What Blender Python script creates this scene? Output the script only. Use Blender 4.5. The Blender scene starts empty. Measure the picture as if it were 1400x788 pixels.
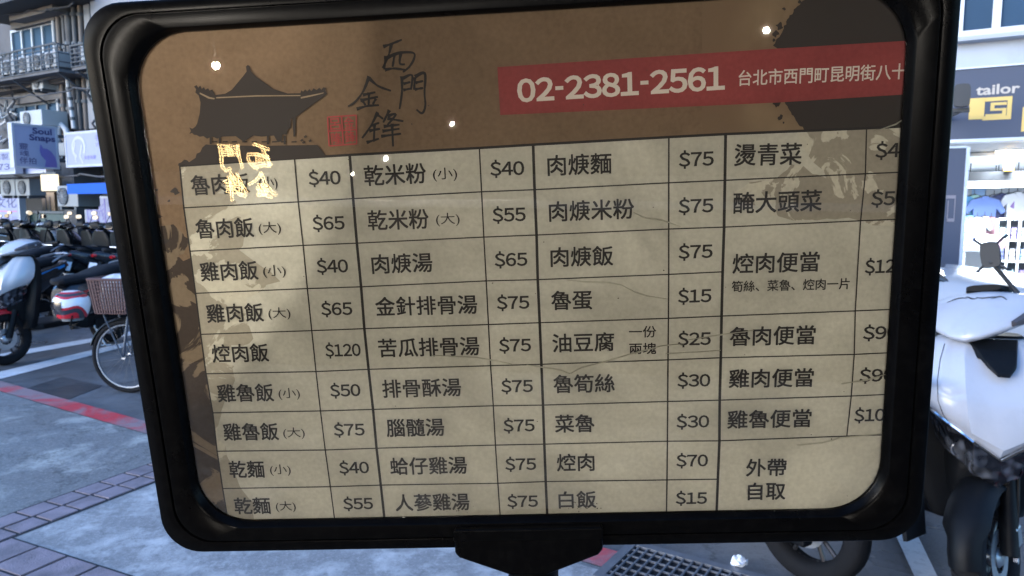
import bpy, bmesh, math, random
from mathutils import Vector, Matrix, Euler
random.seed(7)
S = bpy.context.scene
COL = S.collection
PI = math.pi

# ------------------------------------------------------------------ camera
CAMZ, PITCH, FPX = 1.52, math.radians(6.5), 1011.0
cam = bpy.data.cameras.new('camera')
cam.sensor_width = 36.0
cam.lens = 36.0 * FPX / 1400.0
cam.clip_start, cam.clip_end = 0.02, 400.0
cam.dof.use_dof = True
cam.dof.focus_distance = 0.43
cam.dof.aperture_fstop = 28.0
camo = bpy.data.objects.new('camera', cam)
COL.objects.link(camo)
camo.location = (0, 0, CAMZ)
camo.rotation_euler = (PI / 2 - PITCH, 0, 0)
S.camera = camo

# ------------------------------------------------------------------ sky, sun, exposure
SUN_EL, SUN_AZ = math.radians(14), math.radians(-125)
world = bpy.data.worlds.new('World')
S.world = world
world.use_nodes = True
wn = world.node_tree
bg = wn.nodes['Background']
sky = wn.nodes.new('ShaderNodeTexSky')
sky.sky_type = 'NISHITA'
sky.sun_disc = False
sky.sun_elevation = SUN_EL
sky.sun_rotation = SUN_AZ
sky.air_density, sky.dust_density, sky.ozone_density = 1.0, 0.45, 5.6
wn.links.new(sky.outputs[0], bg.inputs[0])
bg.inputs[1].default_value = 0.15
sl = bpy.data.lights.new('sun', 'SUN')
sl.energy, sl.angle, sl.color = 0.5, math.radians(40), (1.0, 0.91, 0.87)
so = bpy.data.objects.new('sun', sl)
COL.objects.link(so)
so.rotation_euler = (PI / 2 - SUN_EL, 0, -SUN_AZ + PI)
S.view_settings.view_transform = 'Standard'
S.view_settings.look = 'None'
S.view_settings.gamma = 1.0
S.view_settings.use_curve_mapping = False
S.view_settings.exposure = 2.45

# ------------------------------------------------------------------ pixel <-> place helpers
CAM = Vector((0, 0, CAMZ))
FW = Vector((0, math.cos(PITCH), -math.sin(PITCH)))
UPV = Vector((0, math.sin(PITCH), math.cos(PITCH)))
RT = Vector((1, 0, 0))
def ray(px, py):
    return RT * ((px - 700) / FPX) + UPV * ((394 - py) / FPX) + FW
def ground(px, py, z=0.0):
    d = ray(px, py); s = (z - CAMZ) / d.z
    return CAM + d * s
def at_y(px, py, y):
    d = ray(px, py); return CAM + d * (y / d.y)
# street front line: passes (0,10), running to the right and towards the viewer
FA = -math.radians(31)
FU = Vector((math.cos(FA), math.sin(FA), 0)); FIN = Vector((-math.sin(FA), math.cos(FA), 0)); FP0 = Vector((0, 10, 0))
def fpt(px, py, out=0.0):
    d = ray(px, py); o = FP0 - FIN * out
    s = FIN.dot(o - CAM) / FIN.dot(d)
    p = CAM + d * s - FP0
    return p.dot(FU), p.z
def frect(x0, y0, x1, y1, out=0.0):
    ym, xm = (y0 + y1) / 2, (x0 + x1) / 2
    u0, u1 = fpt(x0, ym, out)[0], fpt(x1, ym, out)[0]
    z1, z0 = fpt(xm, y0, out)[1], fpt(xm, y1, out)[1]
    return u0, u1, z0, z1
def fworld(u, out, z):
    p = FP0 + FU * u - FIN * out
    return (p.x, p.y, z)
def ulocal(px, out=0.0): return fpt(px, 279, out)[0]

# ------------------------------------------------------------------ materials
def new_mat(name):
    m = bpy.data.materials.new(name); m.use_nodes = True
    nt = m.node_tree
    return m, nt, nt.nodes['Principled BSDF']
def mat(name, col, rough=0.5, metal=0.0, var=0.15, scale=8.0, bump=0.0, bscale=40.0, emit=0.0, dirt=None, dscale=3.0, damt=0.5, rvar=0.1, coat=0.0):
    m, nt, b = new_mat(name)
    L = nt.links.new
    tc = nt.nodes.new('ShaderNodeTexCoord')
    n = nt.nodes.new('ShaderNodeTexNoise'); n.inputs['Scale'].default_value = scale; n.inputs['Detail'].default_value = 6
    L(tc.outputs['Object'], n.inputs['Vector'])
    mx = nt.nodes.new('ShaderNodeMix'); mx.data_type = 'RGBA'
    lo = [c * (1 - var) for c in col[:3]] + [1]; hi = [min(1, c * (1 + var)) for c in col[:3]] + [1]
    mx.inputs['A'].default_value = lo; mx.inputs['B'].default_value = hi
    L(n.outputs['Fac'], mx.inputs['Factor'])
    out = mx.outputs['Result']
    if dirt:
        n2 = nt.nodes.new('ShaderNodeTexNoise'); n2.inputs['Scale'].default_value = dscale; n2.inputs['Detail'].default_value = 8
        n2.inputs['Roughness'].default_value = 0.65
        L(tc.outputs['Object'], n2.inputs['Vector'])
        rp = nt.nodes.new('ShaderNodeValToRGB'); rp.color_ramp.elements[0].position = 0.48; rp.color_ramp.elements[1].position = 0.66
        L(n2.outputs['Fac'], rp.inputs['Fac'])
        ml = nt.nodes.new('ShaderNodeMath'); ml.operation = 'MULTIPLY'; ml.inputs[1].default_value = damt
        L(rp.outputs['Color'], ml.inputs[0])
        m2 = nt.nodes.new('ShaderNodeMix'); m2.data_type = 'RGBA'
        L(ml.outputs[0], m2.inputs['Factor']); L(out, m2.inputs['A']); m2.inputs['B'].default_value = list(dirt[:3]) + [1]
        out = m2.outputs['Result']
    L(out, b.inputs['Base Color'])
    mr = nt.nodes.new('ShaderNodeMapRange')
    mr.inputs['To Min'].default_value = max(0.02, rough - rvar); mr.inputs['To Max'].default_value = min(1, rough + rvar)
    L(n.outputs['Fac'], mr.inputs['Value']); L(mr.outputs[0], b.inputs['Roughness'])
    b.inputs['Metallic'].default_value = metal
    b.inputs['Coat Weight'].default_value = coat
    if bump:
        n3 = nt.nodes.new('ShaderNodeTexNoise'); n3.inputs['Scale'].default_value = bscale; n3.inputs['Detail'].default_value = 5
        L(tc.outputs['Object'], n3.inputs['Vector'])
        bp = nt.nodes.new('ShaderNodeBump'); bp.inputs['Strength'].default_value = bump; bp.inputs['Distance'].default_value = 0.01
        L(n3.outputs['Fac'], bp.inputs['Height']); L(bp.outputs[0], b.inputs['Normal'])
    if emit:
        L(out, b.inputs['Emission Color']); b.inputs['Emission Strength'].default_value = emit
    return m
def glass_mat(name, tint=(1, 1, 1), rough=0.03, body=None, bodyamt=0.0, wav=0.0, wscale=8.0, wdist=0.002, ior=1.5):
    """clear sheet: see-through with a fresnel mirror on top"""
    m = bpy.data.materials.new(name); m.use_nodes = True
    nt = m.node_tree; nt.nodes.clear(); L = nt.links.new
    o = nt.nodes.new('ShaderNodeOutputMaterial'); t = nt.nodes.new('ShaderNodeBsdfTransparent'); g = nt.nodes.new('ShaderNodeBsdfGlossy')
    t.inputs[0].default_value = list(tint) + [1]; g.inputs['Roughness'].default_value = rough
    f = nt.nodes.new('ShaderNodeFresnel'); f.inputs[0].default_value = ior
    mx = nt.nodes.new('ShaderNodeMixShader')
    under = t.outputs[0]
    if body:
        d = nt.nodes.new('ShaderNodeBsdfDiffuse'); d.inputs[0].default_value = list(body) + [1]
        m0 = nt.nodes.new('ShaderNodeMixShader'); m0.inputs[0].default_value = bodyamt
        L(t.outputs[0], m0.inputs[1]); L(d.outputs[0], m0.inputs[2]); under = m0.outputs[0]
    L(f.outputs[0], mx.inputs[0]); L(under, mx.inputs[1]); L(g.outputs[0], mx.inputs[2]); L(mx.outputs[0], o.inputs[0])
    if wav:
        tc = nt.nodes.new('ShaderNodeTexCoord'); n = nt.nodes.new('ShaderNodeTexNoise'); n.inputs['Scale'].default_value = wscale; n.inputs['Detail'].default_value = 2
        L(tc.outputs['Object'], n.inputs['Vector'])
        bp = nt.nodes.new('ShaderNodeBump'); bp.inputs['Strength'].default_value = wav; bp.inputs['Distance'].default_value = wdist
        L(n.outputs['Fac'], bp.inputs['Height']); L(bp.outputs[0], g.inputs['Normal'])
    return m
def emit_mat(name, col, st):
    m = bpy.data.materials.new(name); m.use_nodes = True
    nt = m.node_tree; nt.nodes.clear()
    o = nt.nodes.new('ShaderNodeOutputMaterial'); e = nt.nodes.new('ShaderNodeEmission')
    e.inputs[0].default_value = list(col) + [1]; e.inputs[1].default_value = st
    nt.links.new(e.outputs[0], o.inputs[0]); return m

# ------------------------------------------------------------------ mesh helpers
class MB:
    def __init__(s): s.v = []; s.f = []
    def add(s, vs, fs):
        o = len(s.v); s.v += [tuple(v) for v in vs]; s.f += [tuple(i + o for i in f) for f in fs]; return s
    def box(s, x0, x1, y0, y1, z0, z1):
        return s.add([(x0, y0, z0), (x1, y0, z0), (x1, y1, z0), (x0, y1, z0), (x0, y0, z1), (x1, y0, z1), (x1, y1, z1), (x0, y1, z1)],
                     [(0, 3, 2, 1), (4, 5, 6, 7), (0, 1, 5, 4), (1, 2, 6, 5), (2, 3, 7, 6), (3, 0, 4, 7)])
    def loft(s, rings, cap=True, close=False):
        n = len(rings[0]); vs = [p for r in rings for p in r]; fs = []
        m = len(rings)
        for i in range(m if close else m - 1):
            a, b = i * n, ((i + 1) % m) * n
            for j in range(n):
                k = (j + 1) % n
                fs.append((a + j, a + k, b + k, b + j))
        if cap and not close:
            fs.append(tuple(range(n - 1, -1, -1))); fs.append(tuple((m - 1) * n + j for j in range(n)))
        return s.add(vs, fs)
    def tube(s, pts, r, n=8, closed=False):
        pts = [Vector(p) for p in pts]; rs = r if isinstance(r, (list, tuple)) else [r] * len(pts)
        rings = []
        up = Vector((0, 0, 1))
        m = len(pts)
        t0 = (pts[1] - pts[0]).normalized()
        u = t0.orthogonal().normalized()
        for i, p in enumerate(pts):
            if closed: t = (pts[(i + 1) % m] - pts[i - 1]).normalized()
            else: t = (pts[min(i + 1, m - 1)] - pts[max(i - 1, 0)]).normalized()
            u = (u - t * u.dot(t)); u = u.normalized() if u.length > 1e-6 else t.orthogonal().normalized()
            w = t.cross(u)
            rings.append([p + (u * math.cos(2 * PI * k / n) + w * math.sin(2 * PI * k / n)) * rs[i] for k in range(n)])
        return s.loft(rings, cap=not closed, close=closed)
    def lathe(s, prof, c, axis='y', n=32, closed=False):
        """prof: (radius, along axis)"""
        rings = []
        for k in range(n):
            a = 2 * PI * k / n; ca, sa = math.cos(a), math.sin(a); r_ = []
            for (r, h) in prof:
                if axis == 'y': r_.append((c[0] + r * ca, c[1] + h, c[2] + r * sa))
                elif axis == 'z': r_.append((c[0] + r * ca, c[1] + r * sa, c[2] + h))
                else: r_.append((c[0] + h, c[1] + r * ca, c[2] + r * sa))
            rings.append(r_)
        m = len(prof); vs = [p for r in rings for p in r]; fs = []
        for i in range(n):
            a, b = i * m, ((i + 1) % n) * m
            for j in range(m if closed else m - 1):
                k = (j + 1) % m
                fs.append((a + j, b + j, b + k, a + k))
        return s.add(vs, fs)
    def torus(s, c, R, r, axis='y', n=40, k=10, sq=1.0):
        return s.lathe([(R + r * math.cos(2 * PI * i / k), r * sq * math.sin(2 * PI * i / k)) for i in range(k)], c, axis, n, True)
    def sphere(s, c, rx, ry=None, rz=None, n=16, m=10):
        ry = ry or rx; rz = rz or rx
        rings = []
        for i in range(m + 1):
            a = PI * (i + 0.02) / (m + 0.04) - PI / 2
            rings.append([(c[0] + rx * math.cos(a) * math.cos(2 * PI * j / n), c[1] + ry * math.cos(a) * math.sin(2 * PI * j / n), c[2] + rz * math.sin(a)) for j in range(n)])
        return s.loft(rings)
    def prism(s, poly, y0, y1):
        """poly in (x,z); extruded along y"""
        n = len(poly)
        return s.loft([[(x, y0, z) for x, z in poly], [(x, y1, z) for x, z in poly]])
    def xf(s, M):
        s.v = [tuple(M @ Vector(v)) for v in s.v]; return s
def sup(cx, cy_, cz, a, b, p, n=20, plane='yz', x=0):
    """superellipse ring"""
    out = []
    for k in range(n):
        t = 2 * PI * k / n; c, d = math.cos(t), math.sin(t)
        e = 2.0 / p
        uu = a * math.copysign(abs(c) ** e, c); vv = b * math.copysign(abs(d) ** e, d)
        if plane == 'yz': out.append((cx, cy_ + uu, cz + vv))
        elif plane == 'xy': out.append((cx + uu, cy_ + vv, cz))
        else: out.append((cx + uu, cy_, cz + vv))
    return out
def mesh_obj(name, mb, m, parent=None, smooth=False, bevel=0.0, sub=0, fix=True):
    me = bpy.data.meshes.new(name)
    me.from_pydata(mb.v, [], mb.f)
    if fix:
        bm = bmesh.new(); bm.from_mesh(me)
        bmesh.ops.recalc_face_normals(bm, faces=bm.faces); bm.to_mesh(me); bm.free()
    if smooth:
        me.polygons.foreach_set('use_smooth', [True] * len(me.polygons))
        try: me.set_sharp_from_angle(angle=math.radians(38))
        except Exception: pass
    me.materials.append(m)
    o = bpy.data.objects.new(name, me); COL.objects.link(o)
    if parent is not None: o.parent = parent
    if bevel:
        b = o.modifiers.new('bevel', 'BEVEL'); b.width = bevel; b.segments = 2; b.limit_method = 'ANGLE'; b.angle_limit = math.radians(35)
    if sub:
        b = o.modifiers.new('sub', 'SUBSURF'); b.levels = sub; b.render_levels = sub
    return o
def thing(name, label, cat, loc=(0, 0, 0), rz=0.0, group=None):
    o = bpy.data.objects.new(name, None); COL.objects.link(o)
    o.empty_display_size = 0.1
    o.location = loc; o.rotation_euler = (0, 0, rz)
    o['label'] = label; o['category'] = cat
    if group: o['group'] = group
    return o
def tag(o, label, cat, group=None):
    o['label'] = label; o['category'] = cat
    if group: o['group'] = group
    return o
def structure(o): o['kind'] = 'structure'; return o
def children(o): return [c for c in bpy.data.objects if c.parent == o]
def dup(root, loc, rz, label, group=None, mats=None):
    r = root.copy(); COL.objects.link(r); r.location = loc; r.rotation_euler = (0, 0, rz); r['label'] = label
    if group: r['group'] = group
    for ch in children(root):
        c = ch.copy(); COL.objects.link(c); c.parent = r
        for g in children(ch):
            d = g.copy(); COL.objects.link(d); d.parent = c
    return r

# text -> (verts, faces) with ink box normalised to 0..1
_tc = {}
def raw_geo(ch, bold):
    k = ('raw', ch, bold)
    if k in _tc: return _tc[k]
    c = bpy.data.curves.new('t', 'FONT'); c.body = ch; c.resolution_u = 3; c.offset = bold
    o = bpy.data.objects.new('t', c); COL.objects.link(o)
    me = bpy.data.meshes.new_from_object(o.evaluated_get(bpy.context.evaluated_depsgraph_get()))
    _tc[k] = ([(v.co.x, v.co.y) for v in me.vertices], [tuple(p.vertices) for p in me.polygons])
    bpy.data.objects.remove(o); bpy.data.curves.remove(c); bpy.data.meshes.remove(me)
    return _tc[k]
def text_geo(s, bold=0.0):
    k = (s, bold)
    if k in _tc: return _tc[k]
    if all(c in '$0123456789-' for c in s):
        vs, fs = [], []; x = 0.0
        for c in s:
            g, f = raw_geo(chr(ord(c) + 0xFEE0), bold)
            a, b = min(p[0] for p in g), max(p[0] for p in g); w = b - a
            if c == '-': sx = .26 / w; g = [((p[0] - a) * sx, p[1]) for p in g]; w = .26
            else: g = [(p[0] - a, p[1]) for p in g]
            adv = .60 if c != '-' else .36
            n0 = len(vs); vs += [(x + (adv - w) / 2 + p[0], p[1]) for p in g]; fs += [tuple(i + n0 for i in q) for q in f]; x += adv
        xs = [v[0] for v in vs]; ys = [v[1] for v in vs]; x0, x1, y0, y1 = min(xs), max(xs), min(ys), max(ys)
        _tc[k] = ([((p - x0) / (x1 - x0), (q - y0) / (y1 - y0)) for p, q in vs], fs, (x1 - x0) / (y1 - y0)); return _tc[k]
    c = bpy.data.curves.new('t', 'FONT'); c.body = s; c.resolution_u = 3; c.offset = bold
    o = bpy.data.objects.new('t', c); COL.objects.link(o)
    dg = bpy.context.evaluated_depsgraph_get()
    me = bpy.data.meshes.new_from_object(o.evaluated_get(dg))
    vs = [tuple(v.co) for v in me.vertices]; fs = [tuple(p.vertices) for p in me.polygons]
    bpy.data.objects.remove(o); bpy.data.curves.remove(c); bpy.data.meshes.remove(me)
    xs = [v[0] for v in vs]; ys = [v[1] for v in vs]
    x0, x1, y0, y1 = min(xs), max(xs), min(ys), max(ys)
    asp = (x1 - x0) / (y1 - y0)
    _tc[k] = ([((x - x0) / (x1 - x0), (y - y0) / (y1 - y0)) for x, y, *_ in vs], fs, asp)
    return _tc[k]
def sign_text(mb, s, x0, x1, z0, z1, y, bold=0.012, keep=False):
    """text standing in the local xz plane facing -y, filling the given box"""
    vs, fs, asp = text_geo(s, 0.0 if any(ord(c) > 255 for c in s) else bold)
    if keep:
        w = (z1 - z0) * asp
        if w < x1 - x0: xm = (x0 + x1) / 2; x0, x1 = xm - w / 2, xm + w / 2
    mb.add([(x0 + (x1 - x0) * a, y, z0 + (z1 - z0) * b) for a, b in vs], fs)
    return mb

# ================================================================== THE STREET (setting)
def flat_poly(name, pts, z, m, parent=None):
    mb = MB(); mb.add([(p[0], p[1], z) for p in pts], [tuple(range(len(pts)))])
    return structure(mesh_obj(name, mb, m, parent))
def ground_mat(name, base, light, dark, lscale, rough, stain=0.5, fine=0.25, wet=0.0, lo=0.47, hi=0.62, crack=0.0):
    m, nt, b = new_mat(name); L = nt.links.new
    tc = nt.nodes.new('ShaderNodeTexCoord')
    def noise(sc, det=8, rg=0.6, dist=0.0):
        n = nt.nodes.new('ShaderNodeTexNoise'); n.inputs['Scale'].default_value = sc; n.inputs['Detail'].default_value = det
        n.inputs['Roughness'].default_value = rg; n.inputs['Distortion'].default_value = dist
        L(tc.outputs['Object'], n.inputs['Vector']); return n
    def ramp(src, a, c):
        r = nt.nodes.new('ShaderNodeMapRange'); r.inputs['From Min'].default_value = a; r.inputs['From Max'].default_value = c
        L(src, r.inputs['Value']); return r.outputs[0]
    def mixc(f, a, c):
        x = nt.nodes.new('ShaderNodeMix'); x.data_type = 'RGBA'
        L(f, x.inputs['Factor'])
        for sock, v in (('A', a), ('B', c)):
            if isinstance(v, tuple): x.inputs[sock].default_value = list(v) + [1]
            else: L(v, x.inputs[sock])
        return x.outputs['Result']
    n1 = noise(lscale, 9, 0.65, 0.4); n2 = noise(lscale * 3.3, 8, 0.7, 0.2); n3 = noise(75, 6, 0.75); n4 = noise(lscale * 0.5, 6, 0.55)
    mul = nt.nodes.new('ShaderNodeMath'); mul.operation = 'MULTIPLY'; mul.inputs[1].default_value = stain
    L(ramp(n1.outputs['Fac'], lo, hi), mul.inputs[0])
    c = mixc(mul.outputs[0], base, light)
    mul2 = nt.nodes.new('ShaderNodeMath'); mul2.operation = 'MULTIPLY'; mul2.inputs[1].default_value = 0.6
    L(ramp(n2.outputs['Fac'], 0.55, 0.7), mul2.inputs[0])
    c = mixc(mul2.outputs[0], c, dark)
    mul3 = nt.nodes.new('ShaderNodeMath'); mul3.operation = 'MULTIPLY'; mul3.inputs[1].default_value = fine
    L(ramp(n3.outputs['Fac'], 0.5, 0.68), mul3.inputs[0])
    c = mixc(mul3.outputs[0], c, light)
    if crack:
        wn_ = nt.nodes.new('ShaderNodeVectorMath'); wn_.operation = 'MULTIPLY_ADD'
        L(n2.outputs['Color'], wn_.inputs[0]); wn_.inputs[1].default_value = (.5, .5, .5); L(tc.outputs['Object'], wn_.inputs[2])
        vo = nt.nodes.new('ShaderNodeTexVoronoi'); vo.feature = 'DISTANCE_TO_EDGE'; vo.inputs['Scale'].default_value = .75; L(wn_.outputs[0], vo.inputs['Vector'])
        cm = nt.nodes.new('ShaderNodeMapRange'); cm.inputs['From Min'].default_value = .012; cm.inputs['From Max'].default_value = .003; cm.inputs['To Max'].default_value = crack
        L(vo.outputs['Distance'], cm.inputs['Value']); c = mixc(cm.outputs[0], c, tuple(v * .35 for v in dark))
    n5 = noise(28, 5, 0.7); m5 = nt.nodes.new('ShaderNodeMath'); m5.operation = 'MULTIPLY'; m5.inputs[1].default_value = .55
    L(ramp(n5.outputs['Fac'], 0.54, 0.68), m5.inputs[0]); c = mixc(m5.outputs[0], c, dark)
    L(c, b.inputs['Base Color'])
    mr = nt.nodes.new('ShaderNodeMapRange'); mr.inputs['From Min'].default_value = 0.4; mr.inputs['From Max'].default_value = 0.62
    mr.inputs['To Min'].default_value = max(0.08, rough - wet); mr.inputs['To Max'].default_value = rough
    L(n4.outputs['Fac'], mr.inputs['Value']); L(mr.outputs[0], b.inputs['Roughness'])
    bp = nt.nodes.new('ShaderNodeBump'); bp.inputs['Strength'].default_value = 0.45; bp.inputs['Distance'].default_value = 0.006
    L(n3.outputs['Fac'], bp.inputs['Height']); L(bp.outputs[0], b.inputs['Normal'])
    return m
M_road = ground_mat('asphalt', (0.095, 0.097, 0.10), (0.19, 0.19, 0.195), (0.04, 0.041, 0.045), 1.1, 0.62, 0.6, 0.35, 0.35, crack=.6)
M_pave = ground_mat('weathered_pavement', (0.17, 0.168, 0.165), (0.50, 0.49, 0.44), (0.07, 0.072, 0.06), 2.2, 0.7, 0.8, 0.6, 0.3, 0.52, 0.66, crack=.5)
M_slab = ground_mat('pale_concrete', (0.25, 0.246, 0.242), (0.54, 0.53, 0.515), (0.13, 0.13, 0.128), 5.5, 0.75, 0.9, 0.6, 0.25, .46, .66)
M_brick = mat('mauve_paver', (0.25, 0.205, 0.225), 0.7, var=0.4, scale=9, bump=0.4, bscale=120, dirt=(0.07, 0.07, 0.07), dscale=5)
M_red = ground_mat('worn_red_paint', (0.55, 0.03, 0.04), (0.26, 0.19, 0.195), (0.14, 0.11, 0.115), 1.1, 0.65, 0.95, 0.4, 0.1, 0.44, 0.53)
M_white = ground_mat('worn_white_paint', (0.55, 0.56, 0.57), (0.68, 0.69, 0.7), (0.28, 0.28, 0.29), 3.0, 0.6, 0.6, 0.3, 0.1)
M_patch = ground_mat('patched_asphalt', (0.04, 0.042, 0.046), (0.075, 0.076, 0.08), (0.025, 0.025, 0.028), 2.0, 0.6, 0.5, 0.3, 0.3)

mb = MB(); mb.add([(-150, -60, 0), (150, -60, 0), (150, 200, 0), (-150, 200, 0)], [(0, 1, 2, 3)])
structure(mesh_obj('road', mb, M_road))
ra, rb = ground(0, 536), ground(208, 597)          # inner edge of the red kerb line
rd = (rb - ra).normalized(); rn = Vector((rd.y, -rd.x, 0))
if rn.dot(CAM - ra) < 0: rn = -rn
def rl(t, o): p = ra + rd * t + rn * o; return (p.x, p.y)
flat_poly('pavement', [rl(-14, 0), rl(14, 0), rl(14, 9), rl(-14, 9)], 0.004, M_pave)
rwid = abs(rn.dot(ground(104, 551) - ra))
flat_poly('red_line', [rl(-14, -rwid), rl(14, -rwid), rl(14, 0.0), rl(-14, 0.0)], 0.008, M_red)
def clip_line(pts, keep=0.03):
    out = []
    n = len(pts)
    dist = lambda p: rn.x * (p[0] - ra.x) + rn.y * (p[1] - ra.y) - keep
    for i in range(n):
        a, b = pts[i], pts[(i + 1) % n]; da, db = dist(a), dist(b)
        if da >= 0: out.append(a)
        if (da >= 0) != (db >= 0):
            f = da / (da - db); out.append((a[0] + (b[0] - a[0]) * f, a[1] + (b[1] - a[1]) * f))
    return out
def px_poly(name, pts, z, m): return flat_poly(name, [ground(*p) for p in pts], z, m)
px_poly('parking_line', [(-60, 496), (20, 481), (220, 447), (220, 452), (22, 487), (-60, 502)], 0.004, M_white)
px_poly('parking_line', [(-60, 525), (0, 509), (220, 457), (220, 462), (0, 519), (-60, 535)], 0.004, M_white)
px_poly('parking_line', [(1223, 731), (1247, 719), (1310, 850), (1277, 850)], 0.008, M_white)
px_poly('asphalt_patch', [(32, 533), (85, 516), (140, 528), (95, 546), (75, 548)], 0.004, M_patch)
# brick band
b0, b1 = ground(0, 711), ground(212, 634)
bd = (b1 - b0).normalized(); bn = Vector((bd.y, -bd.x, 0))
if bn.dot(CAM - b0) < 0: bn = -bn
bwid = bn.dot(ground(118, 698) - b0)
def bl(t, o): p = b0 + bd * t + bn * o; return (p.x, p.y)
flat_poly('concrete_slab', clip_line([bl(-0.1, bwid), bl(8, bwid), bl(8, 5), bl(-0.1, 5)]), 0.008, M_slab)
M_joint = mat('dark_joint', (0.03, 0.03, 0.032), 0.9, var=0.3)
flat_poly('brick_joint', clip_line([bl(-6, -0.012), bl(8, -0.012), bl(8, bwid + 0.012), bl(-6, bwid + 0.012)]), 0.0095, M_joint)
mb = MB()
def tile(t0, t1, o0, o1):
    q = clip_line([bl(t0, o0), bl(t1, o0), bl(t1, o1), bl(t0, o1)])
    if len(q) != 4: return
    zt = 0.0135 + random.uniform(0, 0.002)
    mb.add([(x, y, 0.009) for x, y in q] + [(x, y, zt) for x, y in q], [(4, 5, 6, 7), (0, 1, 5, 4), (1, 2, 6, 5), (2, 3, 7, 6), (3, 0, 4, 7)])
hb = bwid / 2
BL = 0.148
t = -6.0
while t < 8:
    tile(t + 0.009, t + BL - 0.009, 0.008, hb - 0.009); tile(t + 0.009 + 0.01, t + BL - 0.009 + 0.01, hb + 0.009, bwid - 0.008); t += BL
# branch of the band towards the viewer at the lower left
flat_poly('brick_joint', [bl(-0.52, bwid + 0.012), bl(-0.1, bwid + 0.012), bl(-0.1, 5), bl(-0.52, 5)], 0.0095, M_joint)
o = bwid + 0.02
while o < 5:
    tile(-0.51, -0.322, o, o + .2 - 0.018); tile(-0.304, -0.115, o, o + .2 - 0.018); o += .2
structure(mesh_obj('brick_paving', mb, M_brick))

# drain grate beside the red line
M_iron = mat('galvanised_iron', (0.20, 0.205, 0.22), 0.5, metal=0.5, var=0.3, bump=0.2)
M_hole = mat('drain_dark', (0.004, 0.004, 0.005), 0.9)
ga, gb = ground(846, 768), ground(1090, 842)
g0 = ra + rd * rd.dot(ga - ra)
th = thing('drain_grate', 'dark iron drain grate set in the ground at the end of the red line', 'drain grate', (g0.x - rn.x * .24, g0.y - rn.y * .24, 0.012), math.atan2(rd.y, rd.x))
gl = 1.05; gw = 0.34
mb = MB(); mb.box(0, gl, -gw, 0, 0.001, 0.004); mesh_obj('sump', mb, M_hole, th)
mb = MB()
for x in (0, gl): mb.box(x - 0.02, x + 0.02, -gw - 0.02, 0.02, 0.002, 0.016)
for y in (-gw, 0): mb.box(0.021, gl - 0.021, y - 0.02, y + 0.02, 0.002, 0.016)
mesh_obj('rim', mb, M_iron, th)
mb = MB()
n = int(gl / 0.040)
for i in range(1, n): mb.box(i * gl / n - 0.0035, i * gl / n + 0.0035, -gw + 0.021, -0.021, 0.005, 0.015)
for i in range(1, 6): mb.box(0.021, gl - 0.021, -gw + i * gw / 6 - 0.003, -gw + i * gw / 6 + 0.003, 0.0055, 0.0135)
mesh_obj('grating', mb, M_iron, th)
# crumpled tissue
mb = MB(); mb.sphere((0, 0, 0.022), 0.03, 0.024, 0.022, 14, 9)
mb.v = [(x * (1 + random.uniform(-.3, .35)), y * (1 + random.uniform(-.3, .35)), max(0.0, z * (1 + random.uniform(-.35, .4)))) for x, y, z in mb.v]
gp = ground(1010, 781)
o = mesh_obj('crumpled_tissue', mb, mat('tissue', (0.8, 0.8, 0.82), 0.95, var=0.05), smooth=True); o.location = (gp.x, gp.y, 0.018)
tag(o, 'small crumpled white tissue lying on the drain grate', 'tissue')

# ================================================================== BUILDINGS ACROSS THE STREET
M_oldwall = mat('grimy_concrete', (0.105, 0.102, 0.105), 0.85, var=0.5, scale=1.5, bump=0.3, bscale=20, dirt=(0.035, 0.032, 0.03), dscale=1.3, damt=0.85)
M_wallB = mat('grey_render', (0.22, 0.225, 0.24), 0.85, var=0.2, scale=2, bump=0.2, dirt=(0.2, 0.2, 0.2), dscale=1.2, damt=0.6)
M_brownwall = mat('brown_ledge', (0.13, 0.115, 0.105), 0.8, var=0.4, scale=3, dirt=(0.07, 0.06, 0.055), dscale=2)
M_dark = mat('dark_recess', (0.02, 0.02, 0.022), 0.7, var=0.4)
M_pane = mat('window_glass', (0.030, 0.060, 0.100), 0.3, var=0.3, scale=1.5, rvar=0.05); M_pane.node_tree.nodes['Principled BSDF'].inputs['Specular IOR Level'].default_value = .06
M_alu = mat('white_aluminium', (0.5, 0.51, 0.53), 0.4, var=0.08)
M_acw = mat('ac_casing', (0.34, 0.345, 0.35), 0.5, var=0.12, dirt=(0.3, 0.29, 0.27), dscale=4)
M_acg = mat('ac_casing_grey', (0.20, 0.205, 0.21), 0.5, var=0.15, dirt=(0.2, 0.2, 0.19), dscale=4)
M_rail = mat('railing_paint', (0.06, 0.065, 0.075), 0.5, var=0.3)
M_pipeb = mat('brown_pipe', (0.11, 0.085, 0.07), 0.6, var=0.3, scale=4)
M_piped = mat('dark_pipe', (0.05, 0.05, 0.055), 0.6, var=0.3, scale=4)
M_pipeg = mat('grey_pipe', (0.3, 0.3, 0.31), 0.6, var=0.3, scale=4)
M_pipew = mat('white_pipe', (0.42, 0.42, 0.43), 0.5, var=0.15, scale=4)
M_shirtw = mat('ledge_pale', (0.36, 0.37, 0.39), 0.8, var=0.15, scale=2, dirt=(0.3, 0.3, 0.3), dscale=2)

def fthing(name, label, cat, u, out=0.0, z=0.0, group=None, drz=0.0):
    return thing(name, label, cat, fworld(u, out, z), FA + drz, group)

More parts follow.
